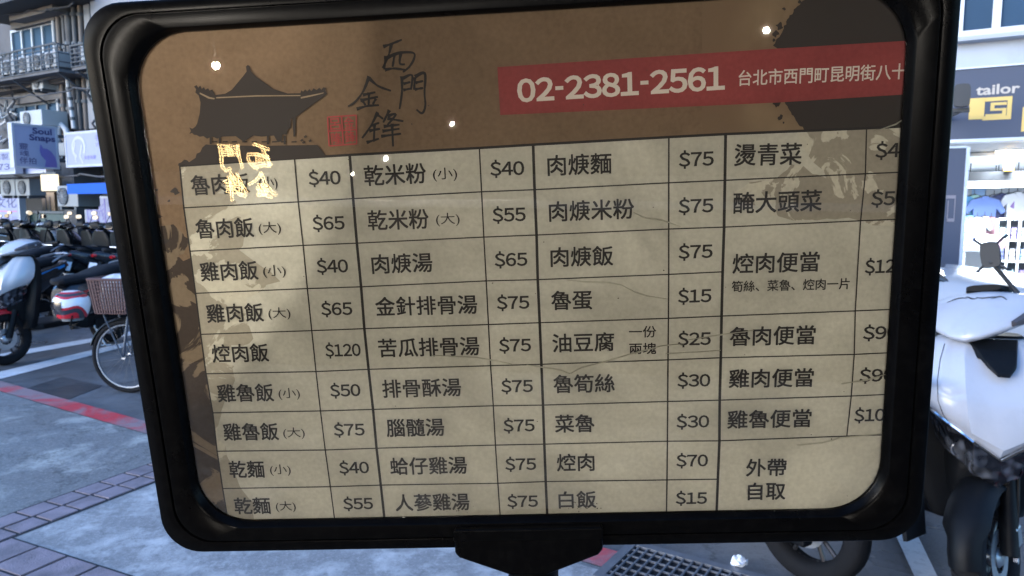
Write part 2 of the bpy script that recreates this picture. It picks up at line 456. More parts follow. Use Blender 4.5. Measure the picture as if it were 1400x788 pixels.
# ---- old apartment building: local x along the street front, local y into the building
UA0, UA1 = -26.0, 3.4
AP = fthing('apartment_building', 'grimy grey apartment building with pipes, balconies and shop signs behind the scooters', 'building', 0)
mb = MB(); mb.box(UA0, UA1, 0.0, 9, 2.3, 13); mesh_obj('wall', mb, M_oldwall, AP)
mb = MB()
for u in (-24, -19.6, -15.2, -10.9, -6.5, -2.2, 2.9): mesh_obj('pillar', MB().box(u, u + 0.45, -0.06, 0.5, 0, 2.3), M_oldwall, AP)
pass
mb = MB(); mb.box(UA0, UA1, 2.2, 2.5, 0.0, 2.3); mesh_obj('ground_floor_wall', mb, M_dark, AP)
mesh_obj('end_wall', MB().box(UA0, UA0 + .2, .51, 2.19, 0, 2.3), M_oldwall, AP)
def wall_rect(name, m, x0, y0, x1, y1, dep, parent=AP, inset=0.0, bevel=0):
    u0, u1, z0, z1 = frect(x0, y0, x1, y1, dep)
    mb = MB(); mb.box(u0, u1, -dep, -inset, z0, z1); return mesh_obj(name, mb, m, parent, bevel=bevel)
def window(x0, y0, x1, y1, n, parent=AP, mg=M_pane, mf=M_alu, fr=0.05, out=0.0):
    u0, u1, z0, z1 = frect(x0, y0, x1, y1, out)
    mb = MB(); y0_, y1_ = -out - 0.06, -out - 0.003
    mb.box(u0, u1, y0_, y1_, z1 - fr, z1); mb.box(u0, u1, y0_, y1_, z0, z0 + fr)
    for i in range(n + 1):
        uu = u0 + (u1 - u0 - fr) * i / n
        mb.box(uu, uu + fr, y0_ - 0.004, y1_, z0 + fr, z1 - fr)
    f = mesh_obj('window', mb, mf, parent)
    mb = MB(); mb.box(u0 + fr, u1 - fr, -out - 0.03, -out - 0.004, z0 + fr, z1 - fr); mesh_obj('pane', mb, mg, f)
    return f
window(19, 36, 78, 80, 4)
wall_rect('ledge', M_brownwall, 12, 12, 72, 22, 0.45)
wall_rect('ledge', M_brownwall, 14, 25, 74, 34, 0.18)
wall_rect('eave', M_dark, -60, -14, 70, 4, 1.0)
wall_rect('ledge', M_brownwall, -40, 108, 88, 122, 0.30)
wall_rect('ledge', M_brownwall, 18, 126, 86, 139, 0.16)
window(24, 141, 86, 186, 4, mg=M_pane, mf=M_rail)
wall_rect('grey_panel', M_wallB, 114, -30, 122, 62, 0.12)
wall_rect('grey_panel', M_wallB, 122, -40, 230, 14, 0.2)
wall_rect('grey_panel', M_shirtw, 131, 12, 230, 18, 0.35)
wall_rect('grey_panel', M_wallB, 119, 92, 131, 176, 0.12)
window(132, 110, 190, 172, 3, mf=M_rail)
window(133, 22, 200, 60, 3)
wall_rect('beam', M_dark, -60, 236, 88, 243, 0.05)
# windows further along (beyond the menu board)
for px in (330, 470, 610, 760, 900): window(px, -10 + (px - 330) * -0.05, px + 75, 60 - (px - 330) * 0.09, 3)
for px in (330, 470, 610, 760, 900): window(px, 120 - (px - 330) * 0.06, px + 75, 175 - (px - 330) * 0.09, 3, mf=M_rail)

# pipes running down the front: each its own thing
def pipe(px0, py0, px1, py1, r, m, label, out=0.12, name='drain_pipe'):
    u0, z0 = fpt(px0, py0, out); u1, z1 = fpt(px1, py1, out)
    th = fthing(name, label, 'pipe', u1, out, z1, 'pipes down the old apartment front')
    mb = MB(); mb.tube([(0, 0, 0), (u0 - u1, 0, z0 - z1)], r, 10); mesh_obj('pipe_run', mb, m, th, smooth=True)
    for k in range(1, 5):
        f = k / 5; mb = MB().lathe([(r * 1.01, -0.03), (r * 1.35, -0.03), (r * 1.35, 0.03), (r * 1.01, 0.03)], ((u0 - u1) * f, 0, (z0 - z1) * f), 'z', 10)
        mesh_obj('clamp', mb, M_rail, th)
pipe(70, -20, 82, 178, 0.04, M_pipew, 'thin pale pipe leftmost in the bundle beside the white-framed window')
pipe(77, -20, 90, 185, 0.06, M_pipeb, 'brown drain pipe second from the left in the bundle')
pipe(84, -20, 98, 190, 0.05, M_piped, 'dark pipe in the middle of the bundle left of the small rack')
pipe(90, -20, 105, 178, 0.075, M_oldwall, 'thick grey pipe in the bundle, right of the dark middle one')
pipe(99, -20, 112, 178, 0.06, M_piped, 'dark clamped pipe passing behind the small rack')
pipe(108, -20, 119, 178, 0.055, M_pipeb, 'brown pipe rightmost in the bundle beside the grey panel')
pipe(92, 108, 101, 176, 0.04, M_pipew, 'short bright white pipe between the rack and the pale face sign', 0.32)
# bent white duct
th = fthing('bent_duct', 'white flexible duct bent into an arch between the two big shop signs', 'duct', fpt(86, 192, 0.4)[0], 0.4, fpt(86, 192, 0.4)[1])
w = 0.17
mb = MB(); mb.tube([(-w * 1.0, 0, -0.35), (-w, 0, 0), (-w * .7, 0, .22), (0, 0, .3), (w * .8, 0, .2), (w * 1.2, 0, 0.05)], 0.055, 10)
mesh_obj('hose', mb, M_pipew, th, smooth=True)
mb = MB(); mb.lathe([(0.06, -0.02), (0.08, -0.02), (0.08, 0.02), (0.06, 0.02)], (-w, 0, -0.02), 'z', 12); mesh_obj('collar', mb, M_acg, th)

# air conditioners
def ac_unit(x0, y0, x1, y1, out, label, m=M_acw, dep=0.32, fan=0.5, name='air_conditioner'):
    u0, u1, z0, z1 = frect(x0, y0, x1, y1, out + dep)
    w, h = u1 - u0, z1 - z0
    th = fthing(name, label, 'air conditioner', (u0 + u1) / 2, out, z0, 'air conditioners on the apartment front')
    mb = MB(); mb.box(-w / 2, w / 2, -dep, 0, 0, h); mesh_obj('casing', mb, m, th, bevel=0.015)
    r = min(w, h) * 0.40; cx = -w / 2 + w * fan if w > h else 0
    mb = MB(); mb.lathe([(0.001, 0.004), (r, 0.004), (r, -0.012)], (cx, -dep - 0.006, h / 2), 'y', 24); mesh_obj('fan_well', mb, M_dark, th)
    mb = MB()
    for q in range(1, 5): mb.torus((cx, -dep - 0.022, h / 2), r * q / 4, 0.006, 'y', 24, 5)
    for q in range(6):
        a = PI * q / 6; mb.tube([(cx - r * math.cos(a), -dep - 0.024, h / 2 - r * math.sin(a)), (cx + r * math.cos(a), -dep - 0.024, h / 2 + r * math.sin(a))], 0.005, 5)
    mesh_obj('fan_grille', mb, M_acg, th)
    mb = MB()
    for s in (-1, 1): mb.box(s * w * .35 - .03, s * w * .35 + .03, -dep, 0.05 if out < .02 else 0, -0.05, 0.0)
    mesh_obj('foot', mb, M_rail, th)
ac_unit(1, 82, 19, 102, 0.15, 'dirty white air conditioner at the left end of the balcony rack')
ac_unit(23, 77, 40, 99, 0.15, 'white air conditioner with a dark round fan, second on the balcony rack')
ac_unit(43, 73, 58, 95, 0.15, 'white air conditioner third on the balcony rack under the window')
ac_unit(61, 70, 76, 92, 0.15, 'white air conditioner at the right end of the balcony rack')
ac_unit(110, 61, 133, 83, 0.15, 'pale air conditioner on the small rack right of the pipes')
ac_unit(27, 151, 57, 173, 0.25, 'boxy white air conditioner above the cat sign', dep=0.5, fan=0.35)
ac_unit(10, 166, 29, 190, 0.2, 'grey air conditioner half hidden left of the cat sign', M_acg)
ac_unit(0, 245, 20, 268, 0.5, 'grey condenser at the far left under the telephone sign', M_acg)
ac_unit(21, 245, 40, 268, 0.5, 'grey condenser with a round fan beside the warm lit box sign', M_acg)
ac_unit(78, 254, 106, 283, 0.9, 'grey condenser hung under the left end of the blue awning', M_acg, dep=0.4, fan=0.32)

ac_unit(43, 106, 58, 122, 0.1, 'small white air conditioner below the balcony rack')
ac_unit(120, 196, 140, 214, 0.15, 'dark stained condenser behind the pale face sign', M_acg)
ac_unit(60, 196, 88, 214, 0.15, 'stained condenser between the two big shop signs', M_acg)
def wire(pts, r, label, out=.5):
    P_ = [fpt(px, py, out) for px, py in pts]; u0, z0 = P_[0]
    th = fthing('overhead_cable', label, 'cable', u0, out, z0, 'cables slung along the apartment front')
    mb = MB(); Q = []
    for (ua, za), (ub, zb_) in zip(P_, P_[1:]):
        for k in range(6):
            f = k / 6; Q.append((ua - u0 + (ub - ua) * f, .06 * math.sin(f * 9), za - z0 + (zb_ - za) * f - .25 * f * (1 - f)))
    Q.append((P_[-1][0] - u0, 0, P_[-1][1] - z0)); mb.tube(Q, r, 5); mesh_obj('cable_run', mb, M_piped, th)
wire([(-30, 118), (30, 112), (92, 98), (160, 92)], .02, 'dark cable slung under the balcony rack')
wire([(-30, 132), (40, 130), (100, 120), (180, 112)], .016, 'thin dark cable below the first one')
wire([(-30, 20), (40, 14), (100, 4)], .018, 'dark cable crossing above the white-framed window')
wire([(20, 240), (60, 236), (110, 238), (180, 236)], .018, 'dark cable running below the big shop signs', 1.0)
wire([(100, 60), (118, 100), (128, 150), (132, 180)], .022, 'cable dropping right of the pipe bundle', .3)
wire([(12, 90), (16, 130), (13, 168)], .022, 'cable dropping at the far left below the balcony', .3)
# balcony racks
def rack(x0, y0, x1, y1, out, label):
    u0, u1, z0, z1 = frect(x0, y0, x1, y1, out)
    w, h = u1 - u0, z1 - z0
    th = fthing('balcony_rack', label, 'balcony rack', u0, 0, z0)
    mb = MB(); mb.box(0, w, -out, -0.002, -0.05, 0.0); mesh_obj('deck', mb, M_oldwall, th)
    mb = MB()
    n = max(4, int(w / 0.28))
    for i in range(n + 1): mb.tube([(w * i / n, -out, 0), (w * i / n, -out, h)], 0.014, 6)
    for q in (0, 0.22, 0.42, 0.62, 0.82, 1): mb.tube([(0, -out - 0.012, h * q + 0.01), (w, -out - 0.012, h * q + 0.01)], 0.011 if q < 1 else 0.02, 6)
    for x in (0.0, w):
        for q in (0.3, 0.65, 1): mb.tube([(x, -out, h * q), (x, 0, h * q)], 0.012, 6)
    mesh_obj('railing', mb, M_rail, th)
    mb = MB()
    for x in (0.1, w / 2, w - 0.1): mb.tube([(x, -out + 0.03, -0.05), (x, -0.01, -0.05 - out * .6)], 0.02, 6)
    mesh_obj('brace', mb, M_rail, th)
rack(-45, 72, 80, 105, 0.75, 'long rusty balcony rack of air conditioners under the white-framed window')
rack(97, 58, 160, 88, 0.65, 'small railed balcony rack right of the pipe bundle')

# cables in a tangle at the far left
th = fthing('cable_tangle', 'tangle of pale cables and brackets on the wall at the far left', 'cables', fpt(8, 200, .2)[0], 0.2, fpt(8, 200, .2)[1])
rng = random.Random(3)
for k in range(9):
    z = rng.uniform(0.1, 2.0); pts = []
    for i in range(7): pts.append((-0.6 + i * 0.2, rng.uniform(-.15, .05), z + rng.uniform(-.16, .16) + (i - 3) * rng.uniform(0, .05)))
    mb = MB(); mb.tube(pts, rng.choice((0.018, 0.025, 0.032)), 6); mesh_obj('cable', mb, rng.choice((M_pipew, M_acg, M_piped, M_acw)), th, smooth=True)

# ---- signs on the old building
M_signw = mat('pale_sign_face', (0.30, 0.31, 0.43), 0.85, var=0.06, scale=2)
M_signe = mat('sign_edge', (0.4, 0.41, 0.46), 0.5)
M_ink = mat('navy_sign_ink', (0.03, 0.03, 0.12), 0.6)
M_ink2 = mat('violet_sign_ink', (0.16, 0.13, 0.36), 0.6)
M_ink3 = mat('pale_violet_ink', (0.42, 0.42, 0.62), 0.6)
# projecting cat sign
pl, pr = at_y(18, 200, 13.5), at_y(79, 203, 14.25)
top, bot = at_y(18, 168, 13.4).z, at_y(22, 228, 13.4).z
dv = Vector((pr.x - pl.x, pr.y - pl.y, 0)); W = dv.length; H = top - bot
SG = thing('hanging_sign', 'pale projecting sign reading Soul Snaps with a violet cat', 'sign', (pl.x, pl.y, bot), math.atan2(dv.y, dv.x))
mb = MB(); mb.box(0, W, 0, 0.09, 0, H); mesh_obj('sign_box', mb, M_signw, SG, bevel=0.01)
mb = MB()
for a in ((-.012, .03, 0, H), (W - .03, W + .012, 0, H)): mb.box(a[0], a[1], -0.012, 0.102, -.012, H + .012)
for z in (-.014, H - .02): mb.box(0.031, W - .031, -0.011, 0.101, z, z + .034)
mesh_obj('sign_frame', mb, M_signe, SG)
mb = MB(); y = -0.004
sign_text(mb, 'Soul', W * .44, W * .88, H * .80, H * .95, y, 0.03); sign_text(mb, 'Snaps', W * .36, W * .95, H * .60, H * .79, y, 0.03)
sign_text(mb, '靈', W * .12, W * .32, H * .42, H * .56, y); sign_text(mb, '魂', W * .13, W * .33, H * .26, H * .40, y)
sign_text(mb, '伴拍', W * .11, W * .48, H * .08, H * .24, y)
mesh_obj('lettering', mb, M_ink, SG)
mb = MB()
cat = [(.66, .02), (.70, .18), (.60, .30), (.57, .42), (.60, .57), (.66, .47), (.74, .47), (.84, .40), (.92, .28), (.95, .12), (.94, .02)]
mb.add([(W * a, -0.006, H * b) for a, b in cat], [tuple(range(len(cat)))]); mesh_obj('cat_print', mb, M_ink2, SG)
mb = MB(); mb.tube([(W * .9, .08, H * .8), (W * 1.6, .08, H * .8)], 0.03, 8); mb.tube([(W * .9, .08, H * .2), (W * 1.6, .08, H * .2)], 0.03, 8); mesh_obj('bracket', mb, M_rail, SG)

def flat_sign(name, x0, y0, x1, y1, out, label, face=M_signw, dep=0.12, drz=0.0):
    u0, u1, z0, z1 = frect(x0, y0, x1, y1, out)
    th = fthing(name, label, 'sign', u0, out, z0, None, drz)
    w, h = u1 - u0, z1 - z0
    mb = MB(); mb.box(0, w, 0, dep, 0, h); mesh_obj('sign_box', mb, face, th, bevel=0.008)
    mb = MB()
    for x in (-.02, w - .02): mb.box(x, x + .04, -.008, dep + .008, -.02, h + .02)
    for z in (-.022, h - .02): mb.box(.021, w - .021, -.007, dep + .007, z, z + .042)
    mesh_obj('sign_frame', mb, M_signe, th)
    return th, w, h
def stroke(mb, pts, w, y, closed=False):
    """flat ribbon along (x,z) points"""
    n = len(pts)
    for i in range(n if closed else n - 1):
        a = Vector((pts[i][0], pts[i][1])); b = Vector((pts[(i + 1) % n][0], pts[(i + 1) % n][1]))
        d = (b - a)
        if d.length < 1e-6: continue
        d.normalize(); p = Vector((-d.y, d.x)) * w / 2
        a2, b2 = a - d * w * .25, b + d * w * .25
        q = [a2 + p, b2 + p, b2 - p, a2 - p]
        mb.add([(v.x, y - (i % 3) * 0.0004, v.y) for v in q], [(0, 1, 2, 3)])
th, w, h = flat_sign('shop_sign', 90, 178, 210, 225, 1.1, 'pale blue shop sign with a violet portrait and lettering above the blue awning')
mb = MB()
stroke(mb, [(w * (.16 + .075 * math.cos(a)), h * (.56 + .30 * math.sin(a))) for a in [i * PI / 9 - .6 for i in range(15)]], .05, -.004)
stroke(mb, [(w * .12, h * .72), (w * .10, h * .5), (w * .09, h * .4), (w * .11, h * .36), (w * .12, h * .12)], .035, -.004)
stroke(mb, [(w * .20, h * .62), (w * .17, h * .3), (w * .2, h * .08)], .035, -.004)
mesh_obj('portrait', mb, M_ink3, th)
mb = MB(); sign_text(mb, '手作乾花', w * .36, w * .62, h * .72, h * .90, -.004); sign_text(mb, '洗頭 1F', w * .36, w * .62, h * .55, h * .66, -.004, 0)
sign_text(mb, '美容美髮', w * .22, w * .36, h * .18, h * .30, -.004); mesh_obj('lettering', mb, M_ink2, th)
th, w, h = flat_sign('telephone_sign', -60, 208, 20, 238, 1.2, 'pale sign with a telephone number left of the cat sign')
mb = MB(); sign_text(mb, '修改衣服（訂製）', w * .08, w * .95, h * .58, h * .88, -.004); sign_text(mb, '2331-2273', w * .08, w * .92, h * .14, h * .42, -.004)
mesh_obj('lettering', mb, M_ink, th)
th, w, h = flat_sign('white_board_sign', 22, 213, 62, 236, 1.0, 'plain white sign panel partly hidden under the cat sign')
th, w, h = flat_sign('culture_sign', -40, 267, 27, 312, 0.2, 'white sign with black brush lettering low at the far left')
mb = MB(); sign_text(mb, '文化', w * .55, w * .95, h * .62, h * .94, -.004, .03)
mesh_obj('brush_lettering', mb, M_ink, th)
mb = MB(); sign_text(mb, '影印輸出 名片', w * .12, w * .95, h * .26, h * .38, -.004); sign_text(mb, '印章刻印 快印', w * .12, w * .95, h * .08, h * .2, -.004)
mesh_obj('lettering', mb, M_ink2, th)
mb = MB(); mb.box(w * .12, w * .95, -.006, -.002, h * .50, h * .53); mesh_obj('rule', mb, mat('pink_rule', (0.5, .12, .35), .5), th)
th, w, h = flat_sign('drawing_panel', 118, 270, 174, 332, 0.2, 'two-leaf pale panel of violet line drawings under the blue awning')
mb = MB(); mb.box(w * .475, w * .50, -.006, -.002, 0, h)
for k in range(9):
    cx, cz, r = w * random.uniform(.08, .4), h * random.uniform(.12, .85), w * random.uniform(.03, .1)
    stroke(mb, [(cx + r * math.cos(a) * .8, cz + r * math.sin(a) * 1.5) for a in [i * PI / 5 for i in range(9)]], .016, -.004)
for k in range(7): stroke(mb, [(w * .42, h * (.2 + .1 * k)), (w * .45, h * (.25 + .1 * k))], .02, -.004)
stroke(mb, [(w * .06, h * .06), (w * .05, h * .92)], .02, -.004)
sign_text(mb, '剪髮', w * .56, w * .68, h * .52, h * .72, -.004); stroke(mb, [(w * .6, h * .3), (w * .66, h * .45)], .025, -.004)
sign_text(mb, '染燙', w * .56, w * .70, h * .80, h * .9, -.004)
mesh_obj('line_drawing', mb, M_ink2, th)
# lit box sign and warm doorway
u0, u1, z0, z1 = frect(56, 239, 75, 261, 1.2)
th = fthing('lit_box_sign', 'small lit warm white box sign above a wooden door', 'sign', u0, 1.2, z0)
mb = MB(); mb.box(0, u1 - u0, 0, .07, 0, z1 - z0); mesh_obj('light_box', mb, emit_mat('lit_box', (1, .86, .62), .36), th)
mb = MB(); sign_text(mb, '之', (u1 - u0) * .3, (u1 - u0) * .7, (z1 - z0) * .4, (z1 - z0) * .65, -.004); mesh_obj('lettering', mb, M_ink, th)
mb = MB(); mb.box(-.02, u1 - u0 + .02, 0.01, .09, z1 - z0 + .002, z1 - z0 + .04); mesh_obj('hood', mb, M_rail, th)
u0, u1, z0, z1 = frect(59, 263, 76, 330, -0.4)
th = fthing('wooden_door', 'warm wooden shop door lit under the box sign', 'door', u0, -0.4, 0)
mb = MB(); mb.box(0, u1 - u0, 0, .06, 0, z1); mesh_obj('door_panel', mb, mat('warm_wood', (.35, .22, .12), .5, var=.3, scale=3), th)
mb = MB()
for q in (.33, .66): mb.box((u1 - u0) * q - .015, (u1 - u0) * q + .015, -.01, 0, 0.1, z1 - .1)
mesh_obj('door_strip', mb, M_brownwall, th)
# blue awning
u0, u1, z0, z1 = frect(94, 249, 190, 265, 1.5)
th = fthing('blue_awning', 'bright blue awning sticking out over the panel of drawings', 'awning', u0, 0, z0)
M_blue = mat('blue_canvas', (.008, .085, .42), .9, var=.12, scale=3)
w = u1 - u0
mb = MB(); mb.prism([(0, 0), (w, 0), (w, .02), (0, .02)], 0, .01)
mb = MB(); mb.add([(0, -1.5, 0.14), (w, -1.5, 0.14), (w, -.01, .24), (0, -.01, .24), (0, -1.5, 0.17), (w, -1.5, 0.17), (w, -.01, .27), (0, -.01, .27)],
                  [(0, 1, 2, 3), (4, 5, 6, 7), (0, 1, 5, 4), (1, 2, 6, 5), (2, 3, 7, 6), (3, 0, 4, 7)])
mesh_obj('canvas', mb, M_blue, th)
mb = MB(); mb.box(0, w, -1.53, -1.505, 0, .17); mesh_obj('valance', mb, M_blue, th)
mb = MB()
for x in (.03, w - .03): mb.tube([(x, -1.45, .1), (x, -.02, .1)], .02, 6)
mesh_obj('awning_arm', mb, M_rail, th)
# green utility box
u0, u1, z0, z1 = frect(41, 292, 90, 340, 0.0)
th = fthing('utility_box', 'dark green metal utility cabinet behind the far scooters', 'cabinet', u0, 0.0, 0)
mb = MB(); mb.box(0, u1 - u0, 0, .5, 0.08, z1); mesh_obj('cabinet_body', mb, mat('dark_green', (.02, .045, .04), .5), th, bevel=.02)
mb = MB(); mb.box(-.03, u1 - u0 + .03, -.03, .53, z1, z1 + .05); mesh_obj('cabinet_top', mb, M_rail, th)
mb = MB(); mb.box(0.02, u1 - u0 - .02, 0.02, .48, 0, .08); mesh_obj('plinth', mb, M_oldwall, th)
mb = MB(); mb.box((u1 - u0) / 2 - .006, (u1 - u0) / 2 + .006, -.004, .0, .1, z1 - .04); mesh_obj('door_gap', mb, M_dark, th)

# ---- right-hand building with the tailor's shop under an arcade
UB0, UB1 = 3.42, 13.0
BB = fthing('shop_building', 'pale building on the right with a tailor shop under its arcade', 'building', 0)
zs = fpt(1360, 186, 0)[1]           # underside of the shop sign
zsoff = zs - 0.03
mb = MB(); mb.box(UB0, UB1, 0, 9, zsoff, 12.5)
M_paleB = mat('pale_tile_wall', (.34, .36, .40), .6, var=.08, scale=3, dirt=(.25, .26, .28), dscale=1.5, damt=.5)
mesh_obj('wall', mb, M_paleB, BB)
mb = MB()
ulp = ulocal(1287)
for a_, b_ in ((UB0, ulp), (ulp + 4.6, ulp + 5.1)): mesh_obj('pillar', MB().box(a_, b_, 0.0, .5, 0, zsoff), M_wallB, BB)
# shop room: walls 2.3 m behind the front
RI = 2.0
M_shopwall = mat('white_shop_wall', (.50, .53, .58), .7, var=.05)
M_shopceil = mat('shop_ceiling', (.7, .72, .74), .7, var=.05)
ztop = fpt(1360, 247, -RI)[1]
mb = MB(); x0, x1 = UB0 + .1, UB1 - .1
mb.box(x0, x1, 7.0, 7.2, 0, zsoff - .01); mb.box(x0, x0 + .1, RI, 6.99, 0, zsoff - .01); mb.box(x1 - .1, x1, RI, 6.99, 0, zsoff - .01)
mesh_obj('shop_wall', mb, M_shopwall, BB)
mb = MB(); mb.box(x0 + .11, x1 - .11, RI, 6.99, 2.45 if 2.45 < zsoff - .02 else zsoff - .05, zsoff - .012); mesh_obj('shop_ceiling', mb, M_shopceil, BB)
mb = MB(); mb.box(x0 + .11, x1 - .11, 0.51, 6.99, 0.005, 0.02); mesh_obj('shop_floor', mb, mat('shop_floor_tile', (.5, .5, .5), .3), BB)
u0, u1, z0, z1 = frect(1310, 234, 1480, 247, -RI + .15)
mb = MB(); mb.box(x0 + .11, x1 - .11, RI - .15, RI - .003, z0, z1); mesh_obj('shop_beam', mb, M_rail, BB)
f = window(1308, -60, 1480, 47, 3, BB, M_pane, M_alu, .07, 0.0)
wall_rect('curtain', mat('grey_curtain', (.24, .26, .30), .9, var=.2, scale=14), 1313, -50, 1376, 35, 0.012, BB, 0.005)
wall_rect('window_ledge', M_shirtw, 1300, 43, 1480, 49, 0.16, BB)

# shop sign
u0, u1, z0, z1 = frect(1301, 88, 1520, 187, 0.25)
th = fthing('tailor_sign', 'wide slate blue shop sign reading tailor with a yellow block above the arcade', 'sign', u0, 0.25, z0)
M_slate = mat('slate_blue_sign', (.062, .070, .098), .8, var=.08, scale=2)
M_gold = mat('gold_sign', (.62, .40, .10), .45, var=.08)
M_tedge = mat('pale_sign_edge', (.5, .53, .58), .4)
w, h = u1 - u0, z1 - z0
mb = MB(); mb.box(0, w, 0, .245, 0, h); mesh_obj('sign_box', mb, M_slate, th)
for za, zb_ in ((-.03, -.001), (h + .001, h + .015)): mesh_obj('sign_frame', MB().box(-.01, w, -.015, .246, za, zb_), M_tedge, th)
def tp(px, py):   # position on the sign face
    u, z = fpt(px, py, 0.25); return u - u0, z - z0
mb = MB()
def q4(mb, a, y): mb.add([(x, y, z) for x, z in a], [(0, 1, 2, 3)])
a0 = tp(1326, 135); a1 = tp(1345, 163)
q4(mb, [(a0[0], a1[1]), (a1[0], a1[1]), (a1[0], a0[1]), (a0[0], a0[1])], -.004)
c0 = tp(1345, 134); c1 = tp(1382, 163); t_ = .035
mesh_obj('yellow_block', mb, M_gold, th)
mb = MB()
for b in ((c0[0] + .002, c1[0], c0[1] - t_, c0[1]), (c0[0] + .002, c1[0], c1[1], c1[1] + t_)): mb.box(b[0], b[1], -.004, -.001, b[2], b[3])
mb.box(c1[0] - t_, c1[0], -.005, -.001, c1[1] + t_, c0[1] - t_)
sw = c1[0] - c0[0]; sh = c0[1] - c1[1]
for (ax, bx, az, bz) in ((.12, .76, .72, .80), (.12, .20, .48, .72), (.12, .76, .44, .52), (.68, .76, .24, .44), (.12, .76, .18, .26)):
    pass
mesh_obj('yellow_border', mb, M_gold, th)
mb = MB(); sx0, sz0 = c0[0], c1[1]
for (ax, bx, az, bz) in ((.26, .82, .64, .76), (.26, .40, .50, .64), (.26, .82, .40, .50), (.68, .82, .26, .40), (.1, .82, .16, .26)):
    mb.box(sx0 + sw * ax, sx0 + sw * bx, -.0045, -.001, sz0 + sh * az, sz0 + sh * bz)
mesh_obj('number_print', mb, M_gold, th)
mb = MB(); t0_ = tp(1334, 131); t1_ = tp(1395, 113)
sign_text(mb, 'tailor', t0_[0], t1_[0], t0_[1], t1_[1], -.004, .025); mesh_obj('lettering', mb, mat('pale_gold', (.42, .36, .30), .5), th)
mb = MB(); e0 = tp(1397, 165); q4(mb, [(e0[0], e0[1] - .1), (e0[0] + .2, e0[1] - .1), (e0[0] + .2, e0[1] + .12), (e0[0], e0[1] + .12)], -.004); mesh_obj('yellow_square', mb, M_gold, th)
# floodlight in front of the sign
u0, u1, z0, z1 = frect(1303, 117, 1327, 148, 0.9)
th = fthing('floodlight', 'black floodlight on an arm in front of the tailor sign', 'floodlight', (u0 + u1) / 2, 0.9, z0)
w, h = u1 - u0, z1 - z0
M_blk = mat('matt_black', (.015, .016, .018), .55, var=.2)
mb = MB(); mb.loft([sup(0, y, h * .5, w * a, h * b, 4, 16, 'xz') for y, a, b in ((-.12, .5, .5), (.05, .5, .45), (.14, .3, .3))]); mesh_obj('lamp_housing', mb, M_blk, th)
mb = MB(); mb.box(-w * .7, w * .5, -.05, .05, -h * .18, -h * .02); mesh_obj('cradle', mb, M_blk, th)
mb = MB(); mb.tube([(0, 0, -h * .1), (-.1, .5, -h * .1), (-.1, .66, -h * .1)], .02, 8); mesh_obj('lamp_arm', mb, M_blk, th)
# vertical blue board at the shop's left edge
u0, u1, z0, z1 = frect(1287, 203, 1319, 352, 0.35)
th = fthing('vertical_signboard', 'tall slate blue signboard standing at the left edge of the tailor shop', 'sign', u0, 0.35, 0.0, None, math.radians(14))
w = (u1 - u0) * .94
mb = MB(); mb.box(0, w, 0, .05, .12, z1); mesh_obj('board', mb, M_slate, th)
mb = MB(); mb.box(w + .001, w + .03, -.01, .06, 0.1, z1 + .01); mb.box(0, w, -.01, .06, z1 + .001, z1 + .02); mesh_obj('board_edge', mb, M_tedge, th)
mb = MB(); mb.box(w * .3, w * .34, -.004, -.001, 1.35, 1.55); mb.box(w * .3, w * .62, -.004, -.001, 1.35, 1.38); mb.box(w * .62, w * .66, -.004, -.001, 1.35, 1.6); mb.box(w * .2, w * .66, -.0045, -.001, 1.57, 1.6)
mesh_obj('board_print', mb, mat('board_print', (.2, .18, .2), .5), th)
mb = MB(); mb.box(0, w, -.1, .15, 0, .1); mesh_obj('board_foot', mb, M_rail, th)

# lights in the arcade and the shop
M_tube = emit_mat('cool_tube', (.86, .94, 1.0), 1.6)
def ceil_light(px, py, w, d, zz, label, watt, inn):
    if inn > 1: p = Vector(fworld(fpt(px, py, -inn)[0], -inn, fpt(px, py, -inn)[1])); rod = zr - p.z; zz = p.z
    else: dd = ray(px, py); s = (zz - CAMZ) / dd.z; p = CAM + dd * s; rod = 0
    th = thing('ceiling_light', label, 'ceiling light', (p.x, p.y, zz), FA, 'lit ceiling lights of the tailor shop')
    mb = MB(); mb.loft([sup(0, 0, -.045, w / 2, d / 2, 5, 20, 'xy'), sup(0, 0, -.012, w / 2, d / 2, 5, 20, 'xy')]); mesh_obj('diffuser', mb, M_tube, th)
    mb = MB(); mb.box(-w / 2 - .01, w / 2 + .01, -d / 2 - .01, d / 2 + .01, -.011, 0); mesh_obj('fitting', mb, M_alu, th)
    if rod > .02:
        for x in (-w * .35, w * .35): mesh_obj('rod', MB().tube([(x, 0, 0), (x, 0, rod)], .008, 6), M_rail, th)
    l = bpy.data.lights.new('shop_lamp', 'AREA'); l.shape = 'RECTANGLE'; l.size = w; l.size_y = d; l.energy = watt * 3.8; l.color = (.86, .94, 1)
    lo = bpy.data.objects.new('shop_lamp', l); COL.objects.link(lo); lo.parent = th; lo.location = (0, 0, -.06)
zc = zsoff - .003
ceil_light(1384, 213, .75, .3, zc, 'large lit ceiling panel of the arcade under the tailor sign', 5, 0)
ceil_light(1412, 204, .7, .25, zc, 'lit arcade ceiling panel nearer the street, cut by the picture edge', 5, 0)
zr = 2.45 if 2.45 < zsoff - .02 else zsoff - .053
ceil_light(1330, 253, .8, .14, zr, 'lit strip hung in the shop at the left', 3, 4.6)
ceil_light(1358, 247, .8, .14, zr, 'lit strip hung in the shop right of the first', 3, 3.8)
ceil_light(1395, 252, .8, .14, zr, 'lit strip hung in the shop above the shelves', 3, 4.6)
